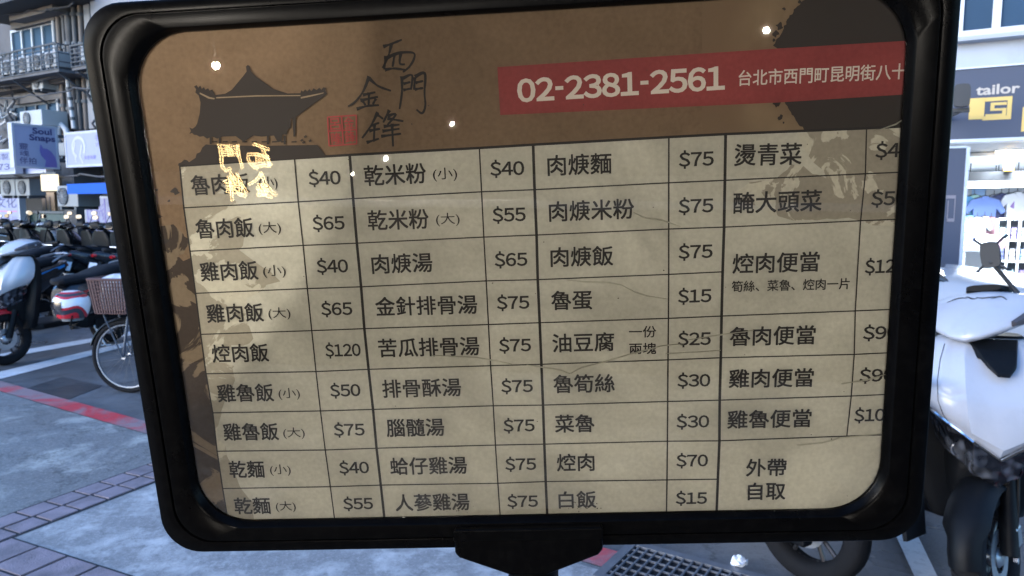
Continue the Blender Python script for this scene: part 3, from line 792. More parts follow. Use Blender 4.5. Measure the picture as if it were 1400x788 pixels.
# small orange letter sign in the arcade
u0, u1, z0, z1 = frect(1372, 224, 1386, 234, -RI + .2)
th = fthing('letter_sign', 'small orange block sign with a letter H on the shop beam', 'sign', u0, -RI + .2, z0)
mb = MB(); mb.box(0, u1 - u0, -.03, .04, 0, z1 - z0); mesh_obj('sign_box', mb, mat('orange_sign', (.6, .32, .05), .5), th)
mb = MB(); sign_text(mb, 'H', (u1 - u0) * .25, (u1 - u0) * .75, (z1 - z0) * .2, (z1 - z0) * .85, -.034, .02); mesh_obj('lettering', mb, M_blk, th)

# clothes in the shop
def shirt(px, py, inn, s, colr, label, rz=0.0):
    u, z = fpt(px, py, -inn)
    th = fthing('hanging_shirt', label, 'shirt', u, -inn, z - .72 * s, 'shirts hanging in the tailor shop', rz)
    m = mat('shirt_cloth', colr, .9, var=.15, scale=6)
    prof = [(-.20, 0), (.20, 0), (.21, .48), (.30, .36), (.38, .42), (.26, .66), (.08, .72), (0, .66), (-.08, .72), (-.26, .66), (-.38, .42), (-.30, .36), (-.21, .48)]
    mb = MB(); mb.prism([(x * s, zz * s) for x, zz in prof], -.05, .05); mesh_obj('shirt_body', mb, m, th, bevel=.012)
    mb = MB(); mb.tube([(-.2 * s, 0, .69 * s), (0, 0, .76 * s), (.2 * s, 0, .69 * s)], .01, 6); mb.tube([(0, 0, .76 * s), (0, 0, .86 * s)], .006, 6); mesh_obj('hanger', mb, M_rail, th)
    mb = MB(); mb.prism([(-.07 * s, .70 * s), (0, .62 * s), (.07 * s, .70 * s), (.05 * s, .74 * s), (-.05 * s, .74 * s)], -.062, .062); mesh_obj('collar', mb, m, th)
for px, py, inn, sc_, colr, lab, rz_ in (
    (1347, 270, 6.0, .78, (.13, .2, .46), 'blue buttoned shirt hanging in the middle of the shop', .1),
    (1332, 268, 6.2, .72, (.38, .62, .58), 'pale mint shirt hanging left of the blue one', .5),
    (1321, 270, 6.1, .72, (.12, .34, .6), 'sky blue shirt hanging nearest the vertical signboard', .7),
    (1359, 268, 6.3, .70, (.5, .52, .62), 'pale grey shirt hanging right of the blue one', .6),
    (1369, 266, 6.2, .70, (.06, .07, .16), 'dark navy shirt hanging between the pale grey and teal ones', .8),
    (1379, 266, 6.3, .72, (.16, .36, .46), 'teal shirt hanging above the middle of the shelves', .4),
    (1391, 264, 6.2, .74, (.62, .64, .7), 'white shirt hanging right of the teal one', .3),
    (1402, 265, 6.3, .72, (.25, .16, .4), 'violet shirt hanging at the right edge of the shop', .6),
    (1324, 296, 5.6, .62, (.2, .42, .66), 'light blue shirt on the lower rail at the left', .6),
    (1346, 297, 5.8, .60, (.62, .6, .64), 'white shirt on the lower rail left of the pink one', .5),
    (1355, 298, 5.8, .58, (.55, .3, .36), 'pink shirt on the lower rail left of the shelves', .4),
    (1340, 240, 6.6, .5, (.3, .45, .7), 'small blue shirt hung high near the shop ceiling', .2),
    (1336, 298, 5.6, .60, (.5, .54, .6), 'pale shirt on the lower rail beside the light blue one', .3)):
    shirt(px, py, inn, sc_, colr, lab, rz_)
u0, u1, z0, z1 = frect(1362, 302, 1440, 372, -5.0)
th = fthing('clothes_shelf', 'white pigeonhole shelf holding folded clothes in the tailor shop', 'shelf', u0, -5.0, 0)
w = u1 - u0; z1 = fpt(1400, 300, -5.0)[1]
mb = MB(); nx, nz = 5, 4
for i in range(nx + 1): mb.box(w * i / nx - .015, w * i / nx + .015, 0, .4, 0, z1)
for k in range(nz + 1): 
    for i in range(nx): mb.box(w * i / nx + .016, w * (i + 1) / nx - .016, 0.002, .4, z1 * k / nz - .012 + (0.012 if k == 0 else 0), z1 * k / nz + .012)
mesh_obj('carcass', mb, M_shopwall, th)
mb = MB(); mb.box(0.02, w - .02, .401, .42, 0, z1); mesh_obj('back_panel', mb, M_shopwall, th)
cols = [(.3, .42, .6), (.65, .66, .7), (.12, .14, .3), (.42, .58, .62), (.5, .5, .56), (.25, .2, .4)]
for i in range(nx):
    for k in range(nz):
        c = cols[(i * 2 + k) % len(cols)]
        x = w * (i + .5) / nx; zb = z1 * k / nz + .013
        mb = MB()
        for q in range(3): mb.loft([sup(x, .2, zb + q * .06 + a, (w / nx - .06) / 2 * b, .15 * b, 5, 16, 'xy') for a, b in ((0, .95), (.015, 1), (.04, 1), (.055, .94))])
        p_ = fworld(u0, -5.0, 0)
        o = mesh_obj('folded_clothes', mb, mat('folded_cloth', c, .9, var=.3, scale=9)); o.location = p_; o.rotation_euler = (0, 0, FA)
        tag(o, 'stack of folded garments in column %s row %s of the white shelf' % (('one', 'two', 'three', 'four', 'five')[i], ('one', 'two', 'three', 'four')[k]), 'clothes', 'folded clothes on the shop shelf')
# display table with heaps of clothes
u0, u1, z0, z1 = frect(1311, 325, 1366, 372, -3.8)
th = fthing('display_table', 'low white display table behind the vertical signboard', 'table', u0, -3.8, 0)
w = u1 - u0; zt = fpt(1340, 340, -3.8)[1]
mb = MB(); mb.box(0, w, 0, .8, zt - .04, zt); mesh_obj('tabletop', mb, M_shopwall, th)
for x in (.05, w - .05):
    for y in (.05, .75): mb = MB(); mb.box(x - .03, x + .03, y - .03, y + .03, 0, zt - .04); mesh_obj('leg', mb, M_shopwall, th)
def heap(px, py, r, colr, label, hz=.5, inn=4.15, zb=None):
    u, z = fpt(px, py, -inn); rng = random.Random(px)
    mb = MB(); mb.sphere((0, 0, 0), r, r * .8, r * hz, 22, 12)
    mb.v = [(x * (1 + rng.uniform(-.14, .14)), y * (1 + rng.uniform(-.14, .14)), max(0, z_) * (1 + rng.uniform(-.25, .25))) for x, y, z_ in mb.v]
    o = mesh_obj('clothes_heap', mb, mat('heap_cloth', colr, .9, var=.5, scale=14, dirt=(.06, .08, .16), dscale=9, damt=.6)); o.location = fworld(u, -inn, zt if zb is None else zb); o.rotation_euler = (0, 0, FA)
    tag(o, label, 'clothes')
heap(1322, 338, .20, (.22, .28, .6), 'violet blue heap of clothes on the left of the display table', .9)
heap(1343, 338, .24, (.45, .5, .55), 'pale patterned heap of clothes on the right of the display table', .7)
heap(1358, 338, .16, (.5, .3, .4), 'small pinkish heap of clothes at the right end of the display table', .9)
# ================================================================== SCOOTERS, BICYCLE, CAR
M_tyre = mat('tyre_rubber', (.011, .011, .012), .85, var=.3, bump=.2, bscale=60)
M_rim = mat('cast_rim', (.05, .05, .055), .35, metal=.6)
M_chrome = mat('chrome', (.75, .76, .78), .18, metal=1.0, var=.05, rvar=.06)
M_steel = mat('dull_steel', (.4, .41, .43), .4, metal=.9, var=.2)
M_blackp = mat('black_plastic', (.0045, .005, .006), .5, var=.3, dirt=(.014, .014, .014), dscale=5, damt=.4)
M_seat = mat('seat_vinyl', (.014, .015, .018), .68, var=.25, bump=.15, bscale=90)
M_lens, _nt, _b = new_mat('headlamp_lens')
_tc2 = _nt.nodes.new('ShaderNodeTexCoord'); _vo = _nt.nodes.new('ShaderNodeTexVoronoi'); _vo.feature = 'SMOOTH_F1'; _vo.inputs['Scale'].default_value = 30
_nt.links.new(_tc2.outputs['Object'], _vo.inputs['Vector'])
_rp = _nt.nodes.new('ShaderNodeValToRGB'); _e = _rp.color_ramp.elements; _e[0].color = (.015, .016, .02, 1); _e[1].color = (.22, .23, .26, 1); _e[0].position = .35; _e[1].position = .95
_nt.links.new(_vo.outputs['Color'], _rp.inputs[0]); _nt.links.new(_rp.outputs[0], _b.inputs['Base Color'])
_b.inputs['Metallic'].default_value = .6; _b.inputs['Roughness'].default_value = .1
_bp = _nt.nodes.new('ShaderNodeBump'); _bp.inputs['Strength'].default_value = .5; _bp.inputs['Distance'].default_value = .01
_nt.links.new(_vo.outputs['Distance'], _bp.inputs['Height']); _nt.links.new(_bp.outputs[0], _b.inputs['Normal'])
M_mirror = mat('mirror_glass', (.06, .065, .075), .08, metal=1.0, var=.1, rvar=.03)
M_amber = mat('dark_turn_lens', (.06, .055, .06), .1, var=.4, scale=30)
M_redl = mat('red_tail_lens', (.3, .01, .012), .15)
M_plate = mat('licence_plate', (.75, .76, .78), .5, var=.05)
def paint(name, c, r=.22, dirt=None): return mat(name, c, r, var=.06, scale=3, coat=.3, rvar=.06, dirt=dirt, dscale=7, damt=.25)
for _m, _v in ((M_seat, .15), (M_blackp, .13), (M_tyre, .12)): _m.node_tree.nodes['Principled BSDF'].inputs['Specular IOR Level'].default_value = _v
P_black = paint('black_paint', (.014, .015, .018)); P_white = paint('white_paint', (.41, .42, .46), dirt=(.30, .30, .33)); P_grey = paint('grey_paint', (.13, .14, .15))
P_silver = paint('silver_paint', (.42, .43, .45)); P_blue = paint('blue_paint', (.02, .22, .55)); P_red = paint('red_paint', (.42, .015, .02)); P_navy = paint('navy_paint', (.02, .03, .07))

def scooter(label, loc, rz, group, apron=None, cowl=None, body=None, accent=None, steer=0.0, close=False, name='scooter', plate=True):
    apron = apron or P_black; cowl = cowl or apron; body = body or apron; accent = accent or P_grey
    th = thing(name, label, 'scooter', loc, rz, group)
    ax = Vector((.62, 0, .25)); hd = Vector((.39, 0, 1.03)); axis = (hd - ax).normalized()
    SM = Matrix.Translation(ax) @ Matrix.Rotation(steer, 4, axis) @ Matrix.Translation(-ax)
    I = Matrix.Identity(4)
    def wheel(c, M):
        prof = []
        for k in range(14):
            t = 2 * PI * k / 14; prof.append((.205 + .045 * math.copysign(abs(math.cos(t)) ** .75, math.cos(t)), .052 * math.copysign(abs(math.sin(t)) ** .75, math.sin(t))))
        w = MB().lathe(prof, c, 'y', 44, True)
        if close:
            for k in range(34):
                a = 2 * PI * k / 34
                for s in (-1, 1):
                    ca, sa = math.cos(a + s * .03), math.sin(a + s * .03)
                    p0 = (c[0] + .2515 * math.cos(a), c[1] + s * .004, c[2] + .2515 * math.sin(a)); p1 = (c[0] + .243 * math.cos(a + .12), c[1] + s * .042, c[2] + .243 * math.sin(a + .12))
                    w.tube([p0, p1], .0045, 4)
        tw = mesh_obj('wheel', w.xf(M), M_tyre, th, smooth=True)
        r = MB().lathe([(.168, -.034), (.176, -.036), (.176, .036), (.168, .034), (.160, 0)], c, 'y', 40, True)
        for k in range(5):
            a = 2 * PI * k / 5 + .3
            d = Vector((math.cos(a), 0, math.sin(a))); q = Vector((-math.sin(a), 0, math.cos(a)))
            for s in (-1, 1):
                pts = [Vector(c) + d * .03 + q * s * .014, Vector(c) + d * .09 + q * s * .016, Vector(c) + d * .168 + q * s * .034]
                r.tube([tuple(p) for p in pts], [.012, .009, .009], 6)
        mesh_obj('rim', r.xf(M), M_rim, tw, smooth=True)
        h = MB().lathe([(.001, -.055), (.022, -.052), (.036, -.04), (.036, .04), (.022, .052), (.001, .055)], c, 'y', 18)
        h.lathe([(.055, .0385), (.10, .0385), (.10, .042), (.055, .042)], c, 'y', 30, True)
        if close:
            h.torus(c, .172, .005, 'y', 44, 6); h.v = [v for v in h.v]
        mesh_obj('hub', h.xf(M), M_steel, tw, smooth=True)
    wheel((.62, 0, .25), SM); wheel((-.62, 0, .25), I)
    f = MB()
    for s in (-1, 1):
        f.tube([(.41, s * .062, .96), (.53, s * .068, .52)], .022, 10); f.tube([(.53, s * .068, .52), (.615, s * .072, .26)], .030, 10)
    f.tube([(.53, .068, .60), (.53, -.068, .60)], .03, 8)
    mesh_obj('fork', f.xf(SM), M_blackp, th, smooth=True)
    # front fender
    rings = []
    for k in range(15):
        a = math.radians(10 + 155 * k / 14); wd = .075 if 2 < k < 12 else .06 - .008 * abs(k - 7) / 7
        r0 = .272 + (.012 if k in (0, 14) else .02)
        row = []
        for q in range(9):
            y = -wd + 2 * wd * q / 8; rr = r0 - .045 * (abs(y) / wd) ** 3
            row.append((.62 + rr * math.cos(a), y, .25 + rr * math.sin(a)))
        for q in range(8, -1, -1):
            y = -wd + 2 * wd * q / 8; rr = r0 - .045 * (abs(y) / wd) ** 3 - .006
            row.append((.62 + rr * math.cos(a), y * .96, .25 + rr * math.sin(a)))
        rings.append(row)
    mesh_obj('front_fender', MB().loft(rings).xf(SM), M_blackp if close else (accent if cowl is P_white else apron), th, smooth=True)
    # apron
    def nose(z, xb, xn, w, p=1.7, n=28):
        out = []
        for k in range(n + 1):
            t = -PI / 2 + PI * k / n; c = max(0, math.cos(t)); s_ = math.sin(t)
            cr = (.020 * math.exp(-((abs(s_) - .40) / .07) ** 2) - .012 * math.exp(-((abs(s_) - .60) / .10) ** 2)) * (1 if close else .6)
            out.append((xb + (xn - xb) * c ** (2 / p * .8) + cr, w * math.copysign(abs(s_) ** (2 / p * .72), s_), z - .02 * 0 - (.09 * c ** 2 if False else 0)))
        for k in range(7):
            y = w * (1 - 2 * (k + 1) / 8); out.append((xb - .035, y, z))
        return out
    def vdrop(ring, amt, wmax):     # lower the middle so the edge reads as a V from the front
        return [(x, y, z - amt * (1 - min(1, abs(y) / wmax))) for x, y, z in ring]
    R = [vdrop(nose(.755, .50, .675, .185, 1.5), .125, .185), vdrop(nose(.785, .48, .705, .215, 1.55), .115, .215), vdrop(nose(.83, .46, .705, .236, 1.6), .09, .236),
         vdrop(nose(.89, .44, .665, .232, 1.7), .05, .232), vdrop(nose(.95, .42, .60, .21, 1.8), .01, .21), vdrop(nose(1.0, .41, .535, .18, 2), -.01, .18), nose(1.02, .41, .50, .15, 2)]
    mesh_obj('apron', MB().loft(R), apron, th, smooth=True)
    if close:
        for s in (-1, 1):
            b = MB(); b.tube([(x + .002, y, z) for x, y, z in [r[14 + s * 8] for r in R[:6]]], .0011, 5); mesh_obj('panel_seam', b, M_blk, th)
            b = MB(); b.loft([[(x + .004, y, z + .006), (x + .004, y, z - .006), (x - .02, y * .97, z - .006), (x - .02, y * .97, z + .006)] for x, y, z in [r[14 + s * k_] for r, k_ in zip(R[:6], (13, 13, 13, 13, 13, 13))]]); mesh_obj('side_trim', b, M_blackp, th)
        b = MB(); b.tube([(.415, .075, .95), (.50, .105, .62), (.56, .10, .42), (.585, .09, .33)], .0055, 6); mesh_obj('brake_hose', b.xf(SM), M_blackp, th, smooth=True)
        b = MB(); b.box(.545, .60, .058, .10, .285, .36); mesh_obj('brake_caliper', b.xf(SM), M_steel, th, bevel=.008)
        for s in (-1, 1):
            b = MB(); b.lathe([(.027 + .005 * (k_ % 2), -.10 + .0125 * k_) for k_ in range(17)], (.50, s * .067, .62), 'z', 14); mesh_obj('fork_boot', b.xf(SM), M_tyre, th)
            b = MB(); b.lathe([(.001, s * .016), (.013, s * .014), (.013, 0)], (.62, s * .085, .25), 'y', 6); mesh_obj('axle_nut', b.xf(SM), M_chrome, th)
    # chest vent in the apron
    vs = MB(); vs.loft([[(.50, -.085, 1.03), (.50, .085, 1.03), (.50, .085, .96), (.50, -.085, .96)], [(.570, -.062, 1.0), (.570, .062, 1.0), (.59, .058, .965), (.59, -.058, .965)], [(.622, -.048, .965), (.622, .048, .965), (.632, .044, .942), (.632, -.044, .942)], [(.652, -.020, .93), (.652, .020, .93), (.658, .018, .915), (.658, -.018, .915)]])
    mesh_obj('vent', vs, M_blackp, th, bevel=.006)
    # headlight band
    R = [vdrop(nose(.575, .48, .60, .10, 1.6), .07, .10), vdrop(nose(.63, .485, .655, .155, 1.5), .115, .155), vdrop(nose(.748, .495, .682, .186, 1.5), .128, .186)]
    hl = mesh_obj('headlight', MB().loft(R), M_lens, th, smooth=True)
    if close:
        for s in (-1, 1):
            for (y, x, z, r) in ((.050, .640, .585, .032), (.108, .600, .632, .025)):
                b = MB(); b.lathe([(r * 1.12, -.004), (r * 1.12, .004), (r * .92, .006), (r * .85, 0), (r * .5, -.004), (r * .3, .004), (.001, .007)], (x, s * y, z), 'x', 20)
                mesh_obj('reflector', b, M_lens, hl, smooth=True)
        b = MB()
        b.tube([(x + .004, y * 1.01, z) for x, y, z in vdrop(nose(.757, .50, .685, .188, 1.5), .128, .188)[:29]], .006, 6)
        mesh_obj('chrome_strip', b, M_chrome, hl, smooth=True)
    R = [nose(.36, .44, .48, .07, 2), vdrop(nose(.46, .44, .53, .11, 2), .03, .11), vdrop(nose(.56, .46, .61, .12, 1.6), .07, .12), vdrop(nose(.60, .465, .60, .12, 1.6), .08, .12)]
    mesh_obj('lower_cowl', MB().loft(R), M_blackp, th, smooth=True)
    # side wings of the leg shield
    R = [sup(x, 0, z, .05, w, 4, 20, 'xy') for x, z, w in ((.42, .33, .15), (.425, .45, .20), (.42, .66, .24), (.40, .86, .24), (.39, .97, .20), (.385, 1.03, .13))]
    mesh_obj('leg_shield', MB().loft(R), M_blackp, th, smooth=True)
    UPH = Matrix.Translation((-.02, 0, .10))
    # handlebar cowl
    R = []
    for x, z, w, h in ((.255, 1.02, .10, .045), (.30, 1.025, .185, .06), (.38, 1.02, .215, .072), (.46, 1.0, .19, .07), (.54, .972, .125, .052), (.60, .95, .055, .026), (.615, .945, .02, .010)):
        R.append(sup(x, 0, z, w, h, 2.6, 24, 'yz'))
    R = [[(x, y, z) for x, y, z in r] for r in R]
    R2 = []
    for (x, z, w, h), in zip(((.255, 1.02, .10, .045), (.30, 1.025, .185, .06), (.38, 1.02, .215, .072), (.46, 1.0, .19, .07), (.54, .972, .125, .052), (.60, .95, .055, .026), (.615, .945, .02, .010))):
        R2.append([(x, y, z + dz) for (_, y, dz) in sup(0, 0, 0, w, h * .88, 1.75, 32, 'yz')])
    mesh_obj('handlebar_cowl', MB().loft(R2).xf(SM @ UPH), cowl, th, smooth=True)
    for s in (-1, 1):
        b = MB(); b.prism([(.30, 1.032), (.42, .995), (.455, 1.005), (.36, 1.055)], 0, .004)
        ll = MB(); ll.loft([[(.33, s * .214, 1.0), (.33, s * .219, 1.04), (.35, s * .205, 1.055), (.36, s * .205, .995)], [(.45, s * .203, .985), (.45, s * .206, 1.02), (.46, s * .19, 1.035), (.46, s * .19, .98)], [(.53, s * .142, .972), (.53, s * .144, .985), (.535, s * .13, .99), (.535, s * .13, .97)]])
        mesh_obj('turn_signal', ll.xf(SM @ UPH), M_amber, th)
    b = MB(); b.loft([sup(.25, 0, 1.03, .085, .04, 3, 16, 'yz'), sup(.27, 0, 1.07, .08, .03, 3, 16, 'yz'), sup(.33, 0, 1.095, .06, .012, 3, 16, 'yz')])
    mesh_obj('instrument_pod', b.xf(SM @ UPH), M_blackp, th, smooth=True)
    for s in (-1, 1):
        b = MB(); b.tube([(.30, s * .17, 1.02), (.285, s * .22, 1.03)], .015, 8); b.tube([(.285, s * .22, 1.03), (.255, s * .36, 1.035)], .019, 12)
        mesh_obj('grip', b.xf(SM @ UPH), M_blackp, th, smooth=True)
        b = MB(); b.tube([(.315, s * .19, 1.03), (.345, s * .27, 1.02), (.32, s * .36, 1.012)], .006, 6); mesh_obj('brake_lever', b.xf(SM @ UPH), M_steel, th, smooth=True)
        b = MB(); b.tube([(.29, s * .20, 1.03), (.30, s * .25, 1.13), (.305, s * .30, 1.19)], .006, 8)
        b.loft([sup(.300, s * .315, 1.215, .062, .038, 3, 18, 'yz'), sup(.318, s * .315, 1.215, .056, .034, 3, 18, 'yz'), sup(.332, s * .315, 1.215, .03, .018, 3, 18, 'yz')])
        mi = mesh_obj('mirror', b.xf(SM @ UPH), M_blackp, th, smooth=True)
        b = MB(); b.loft([sup(.2985, s * .315, 1.215, .057, .034, 3, 18, 'yz'), sup(.2995, s * .315, 1.215, .057, .034, 3, 18, 'yz')]); mesh_obj('mirror_glass', b.xf(SM @ UPH), M_mirror, mi)
    # floorboard and body
    b = MB(); b.loft([sup(x, 0, .335, w, .035, 5, 20, 'yz') for x, w in ((.42, .13), (.36, .20), (.0, .21), (-.06, .19))]); mesh_obj('floorboard', b, M_blackp, th, smooth=True)
    R = []
    for x, z0, z1, w in ((.0, .34, .66, .10), (-.06, .33, .71, .145), (-.25, .33, .73, .178), (-.5, .40, .755, .180), (-.72, .52, .785, .15), (-.9, .63, .80, .11), (-1.0, .70, .80, .055)):
        R.append(sup(x, 0, (z0 + z1) / 2, w, (z1 - z0) / 2, 3.2, 24, 'yz'))
    mesh_obj('rear_body', MB().loft(R), body, th, smooth=True)
    b = MB()
    for s in (-1, 1): b.loft([[(-.05, s * .150, .52), (-.05, s * .150, .60), (-.05, s * .10, .56)], [(-.4, s * .186, .60), (-.4, s * .186, .67), (-.4, s * .13, .63)], [(-.9, s * .118, .73), (-.9, s * .118, .76), (-.9, s * .08, .74)]])
    mesh_obj('side_stripe', b, accent, th)
    R = []
    for x, zb, zt, w in ((.03, .70, .735, .05), (.0, .69, .765, .10), (-.15, .70, .785, .135), (-.33, .71, .79, .15), (-.42, .72, .815, .152), (-.55, .735, .855, .15), (-.72, .76, .865, .13), (-.84, .785, .86, .09), (-.87, .80, .845, .05)):
        R.append(sup(x, 0, (zb + zt) / 2, w, (zt - zb) / 2, 2.7, 24, 'yz'))
    mesh_obj('seat', MB().loft(R), M_seat, th, smooth=True)
    b = MB(); b.tube([(-.70, .125, .80), (-.82, .14, .86), (-.98, .11, .885), (-1.02, 0, .89), (-.98, -.11, .885), (-.82, -.14, .86), (-.70, -.125, .80)], .013, 8); mesh_obj('grab_rail', b, M_steel if accent is not P_grey else M_blackp, th, smooth=True)
    b = MB(); b.loft([sup(-.99, 0, .745, .07, .028, 3, 16, 'yz'), sup(-1.025, 0, .74, .05, .02, 3, 16, 'yz')]); mesh_obj('tail_light', b, M_redl, th, smooth=True)
    b = MB(); b.loft([[(-.86, -.07, .66), (-.86, .07, .66), (-.89, .07, .66), (-.89, -.07, .66)], [(-1.0, -.07, .50), (-1.0, .07, .50), (-1.02, .07, .51), (-1.02, -.07, .51)], [(-1.03, -.06, .34), (-1.03, .06, .34), (-1.045, .06, .345), (-1.045, -.06, .345)]]); mesh_obj('rear_fender', b, M_blackp, th)
    if plate:
        b = MB(); b.loft([[(-1.018, -.13, .63), (-1.018, .13, .63), (-1.012, .13, .632), (-1.012, -.13, .632)], [(-1.058, -.13, .50), (-1.058, .13, .50), (-1.052, .13, .502), (-1.052, -.13, .502)]])
        mesh_obj('licence_plate', b, M_plate, th)
    b = MB(); b.loft([sup(x, .02, z, w, h, 4, 16, 'yz') for x, z, w, h in ((-.12, .30, .07, .05), (-.22, .30, .11, .08), (-.5, .28, .11, .085), (-.66, .26, .06, .07))]); b.box(-.70, -.3, .09, .15, .2, .31); mesh_obj('engine', b, M_blackp, th, bevel=.01)
    b = MB(); b.tube([(-.2, -.08, .22), (-.36, -.14, .2), (-.46, -.155, .24)], .02, 8); b.tube([(-.44, -.16, .235), (-.5, -.16, .25), (-.88, -.17, .34), (-.93, -.17, .352)], [.03, .062, .062, .03], 14); mesh_obj('muffler', b, M_blackp, th, smooth=True)
    b = MB(); b.tube([(-.5, -.222, .27), (-.68, -.226, .312), (-.8, -.226, .34)], .02, 8); mesh_obj('heat_shield', b, M_steel, th, smooth=True)
    b = MB(); b.tube([(-.30, .12, .24), (-.36, .19, .02)], .012, 8); b.tube([(-.34, .15, .02), (-.40, .23, .016)], .012, 8); mesh_obj('side_stand', b, M_steel, th, smooth=True)
    return th

GN = 'scooters parked in the near left row'
GF = 'scooters parked in the far left row'
def near_scooter(px, py, hd, *a, **k):
    """front wheel stands at this ground spot"""
    g = ground(px, py); h = Vector((math.cos(hd), math.sin(hd), 0)); o = g - h * .62
    return scooter(a[0], (o.x, o.y, 0), hd, *a[1:], **k)
HN = math.atan2(-1, -.30)
near_scooter(8, 499, HN, 'black scooter with silver front, red mudguard and a helmet hung on its side', GN, apron=P_silver, cowl=P_white, body=P_black, accent=P_red, steer=-.15)
near_scooter(-75, 472, HN + .05, 'black scooter with white and blue front panels, second in the near left row', GN, apron=P_blue, cowl=P_white, body=P_black, accent=P_blue, steer=.2)
near_scooter(-170, 455, HN, 'silver scooter cut by the left picture edge', GN, apron=P_silver, steer=.1)

# far row: rear ends toward the viewer
HF = math.atan2(FIN.y, FIN.x)
pA = scooter('black scooter at the left end of the far row', (0, 0, 0), HF, GF, apron=P_black, steer=.3)
pB = scooter('silver scooter second in the far row', (0, 0, 0), HF + .1, GF, apron=P_silver, body=P_grey, steer=-.35)
pC = scooter('navy scooter third in the far row', (0, 0, 0), HF - .08, GF, apron=P_navy, body=P_black, accent=P_silver, steer=.4)
row = [-11.5 + .56 * i for i in range(12)]
nm = ['cut by the left picture edge', 'under the left half of the white brush-lettered sign', 'under the right half of the white brush-lettered sign', 'left of the green cabinet', 'before the left half of the green cabinet', 'before the right half of the green cabinet',
      'under the grey condenser', 'left of the panel of drawings', 'before the left leaf of the drawing panel', 'before the right leaf of the drawing panel', 'beside the menu frame', 'mostly behind the menu frame']
cn = ['black', 'silver and grey', 'navy and black']
for i, u in enumerate(row):
    k = (0, 2, 0, 1, 0, 2, 0, 2, 1, 0, 0, 2)[i]; src = (pA, pB, pC)[k]
    loc = fworld(u, 1.35 + random.uniform(-.15, .15), 0); rz = HF + random.uniform(-.16, .16)
    lab = cn[k] + ' far-row scooter ' + nm[i]
    if not src.get('placed'):
        src.location = loc; src.rotation_euler = (0, 0, rz); src['label'] = lab; src['placed'] = 1
    else: dup(src, loc, rz, lab)
GF2 = 'scooters standing between the near and far rows'
for i, (u, out, k) in enumerate(((-7.3, 3.1, 0), (-6.5, 3.3, 2))):
    dup((pA, pB, pC)[k], fworld(u, out, 0), HF + PI + .3, cn[k] + ' scooter between the rows at the left picture edge', GF2)

# helmet hung on the first scooter
hp = at_y(98, 417, 7.05)
th = thing('helmet', 'white and red full-face helmet hanging on the nearest left scooter', 'helmet', tuple(hp), math.radians(-150))
m, nt, b = new_mat('white_red_shell'); L = nt.links.new
tc = nt.nodes.new('ShaderNodeTexCoord'); wv = nt.nodes.new('ShaderNodeTexWave'); wv.wave_type = 'BANDS'; wv.bands_direction = 'Z'
wv.inputs['Scale'].default_value = 2.0; wv.inputs['Distortion'].default_value = 7.0; wv.inputs['Detail'].default_value = 1.0; wv.inputs['Detail Scale'].default_value = 1.2
L(tc.outputs['Object'], wv.inputs['Vector'])
rp = nt.nodes.new('ShaderNodeValToRGB'); rp.color_ramp.interpolation = 'CONSTANT'; e = rp.color_ramp.elements
e[0].color = (.75, .75, .77, 1); e[1].position = .52; e[1].color = (.5, .02, .03, 1)
q = e.new(.9); q.color = (.04, .04, .05, 1)
L(wv.outputs['Fac'], rp.inputs[0]); L(rp.outputs[0], b.inputs['Base Color']); b.inputs['Roughness'].default_value = .15; b.inputs['Coat Weight'].default_value = .6
mb = MB(); mb.loft([sup(0, 0, z, a, c, 2.2, 26, 'xy') for z, a, c in ((-.125, .10, .085), (-.12, .125, .10), (-.06, .150, .125), (0, .165, .135), (.06, .158, .13), (.11, .125, .10), (.135, .07, .06), (.142, .02, .02))])
mesh_obj('shell', mb, m, th, smooth=True)
mb = MB(); R = []
for a in range(-60, 61, 12):
    t = math.radians(a); R.append([(.170 * math.cos(t), .141 * math.sin(t), -.03), (.172 * math.cos(t), .143 * math.sin(t), .0), (.166 * math.cos(t), .138 * math.sin(t), .045), (.155 * math.cos(t), .128 * math.sin(t), .045), (.155 * math.cos(t), .128 * math.sin(t), -.03)])
mb.loft(R); mesh_obj('visor', mb, mat('dark_visor', (.02, .02, .025), .08, var=.1), th, smooth=True)
mb = MB(); mb.loft([sup(0, 0, z, a, c, 2.2, 26, 'xy') for z, a, c in ((-.15, .09, .075), (-.126, .098, .083))]); mesh_obj('lining', mb, M_acg, th, smooth=True)
mb = MB(); mb.tube([(0, .11, -.09), (.02, .06, -.19), (.02, -.02, -.2), (0, -.11, -.09)], .008, 6); mesh_obj('chin_strap', mb, M_blackp, th, smooth=True)

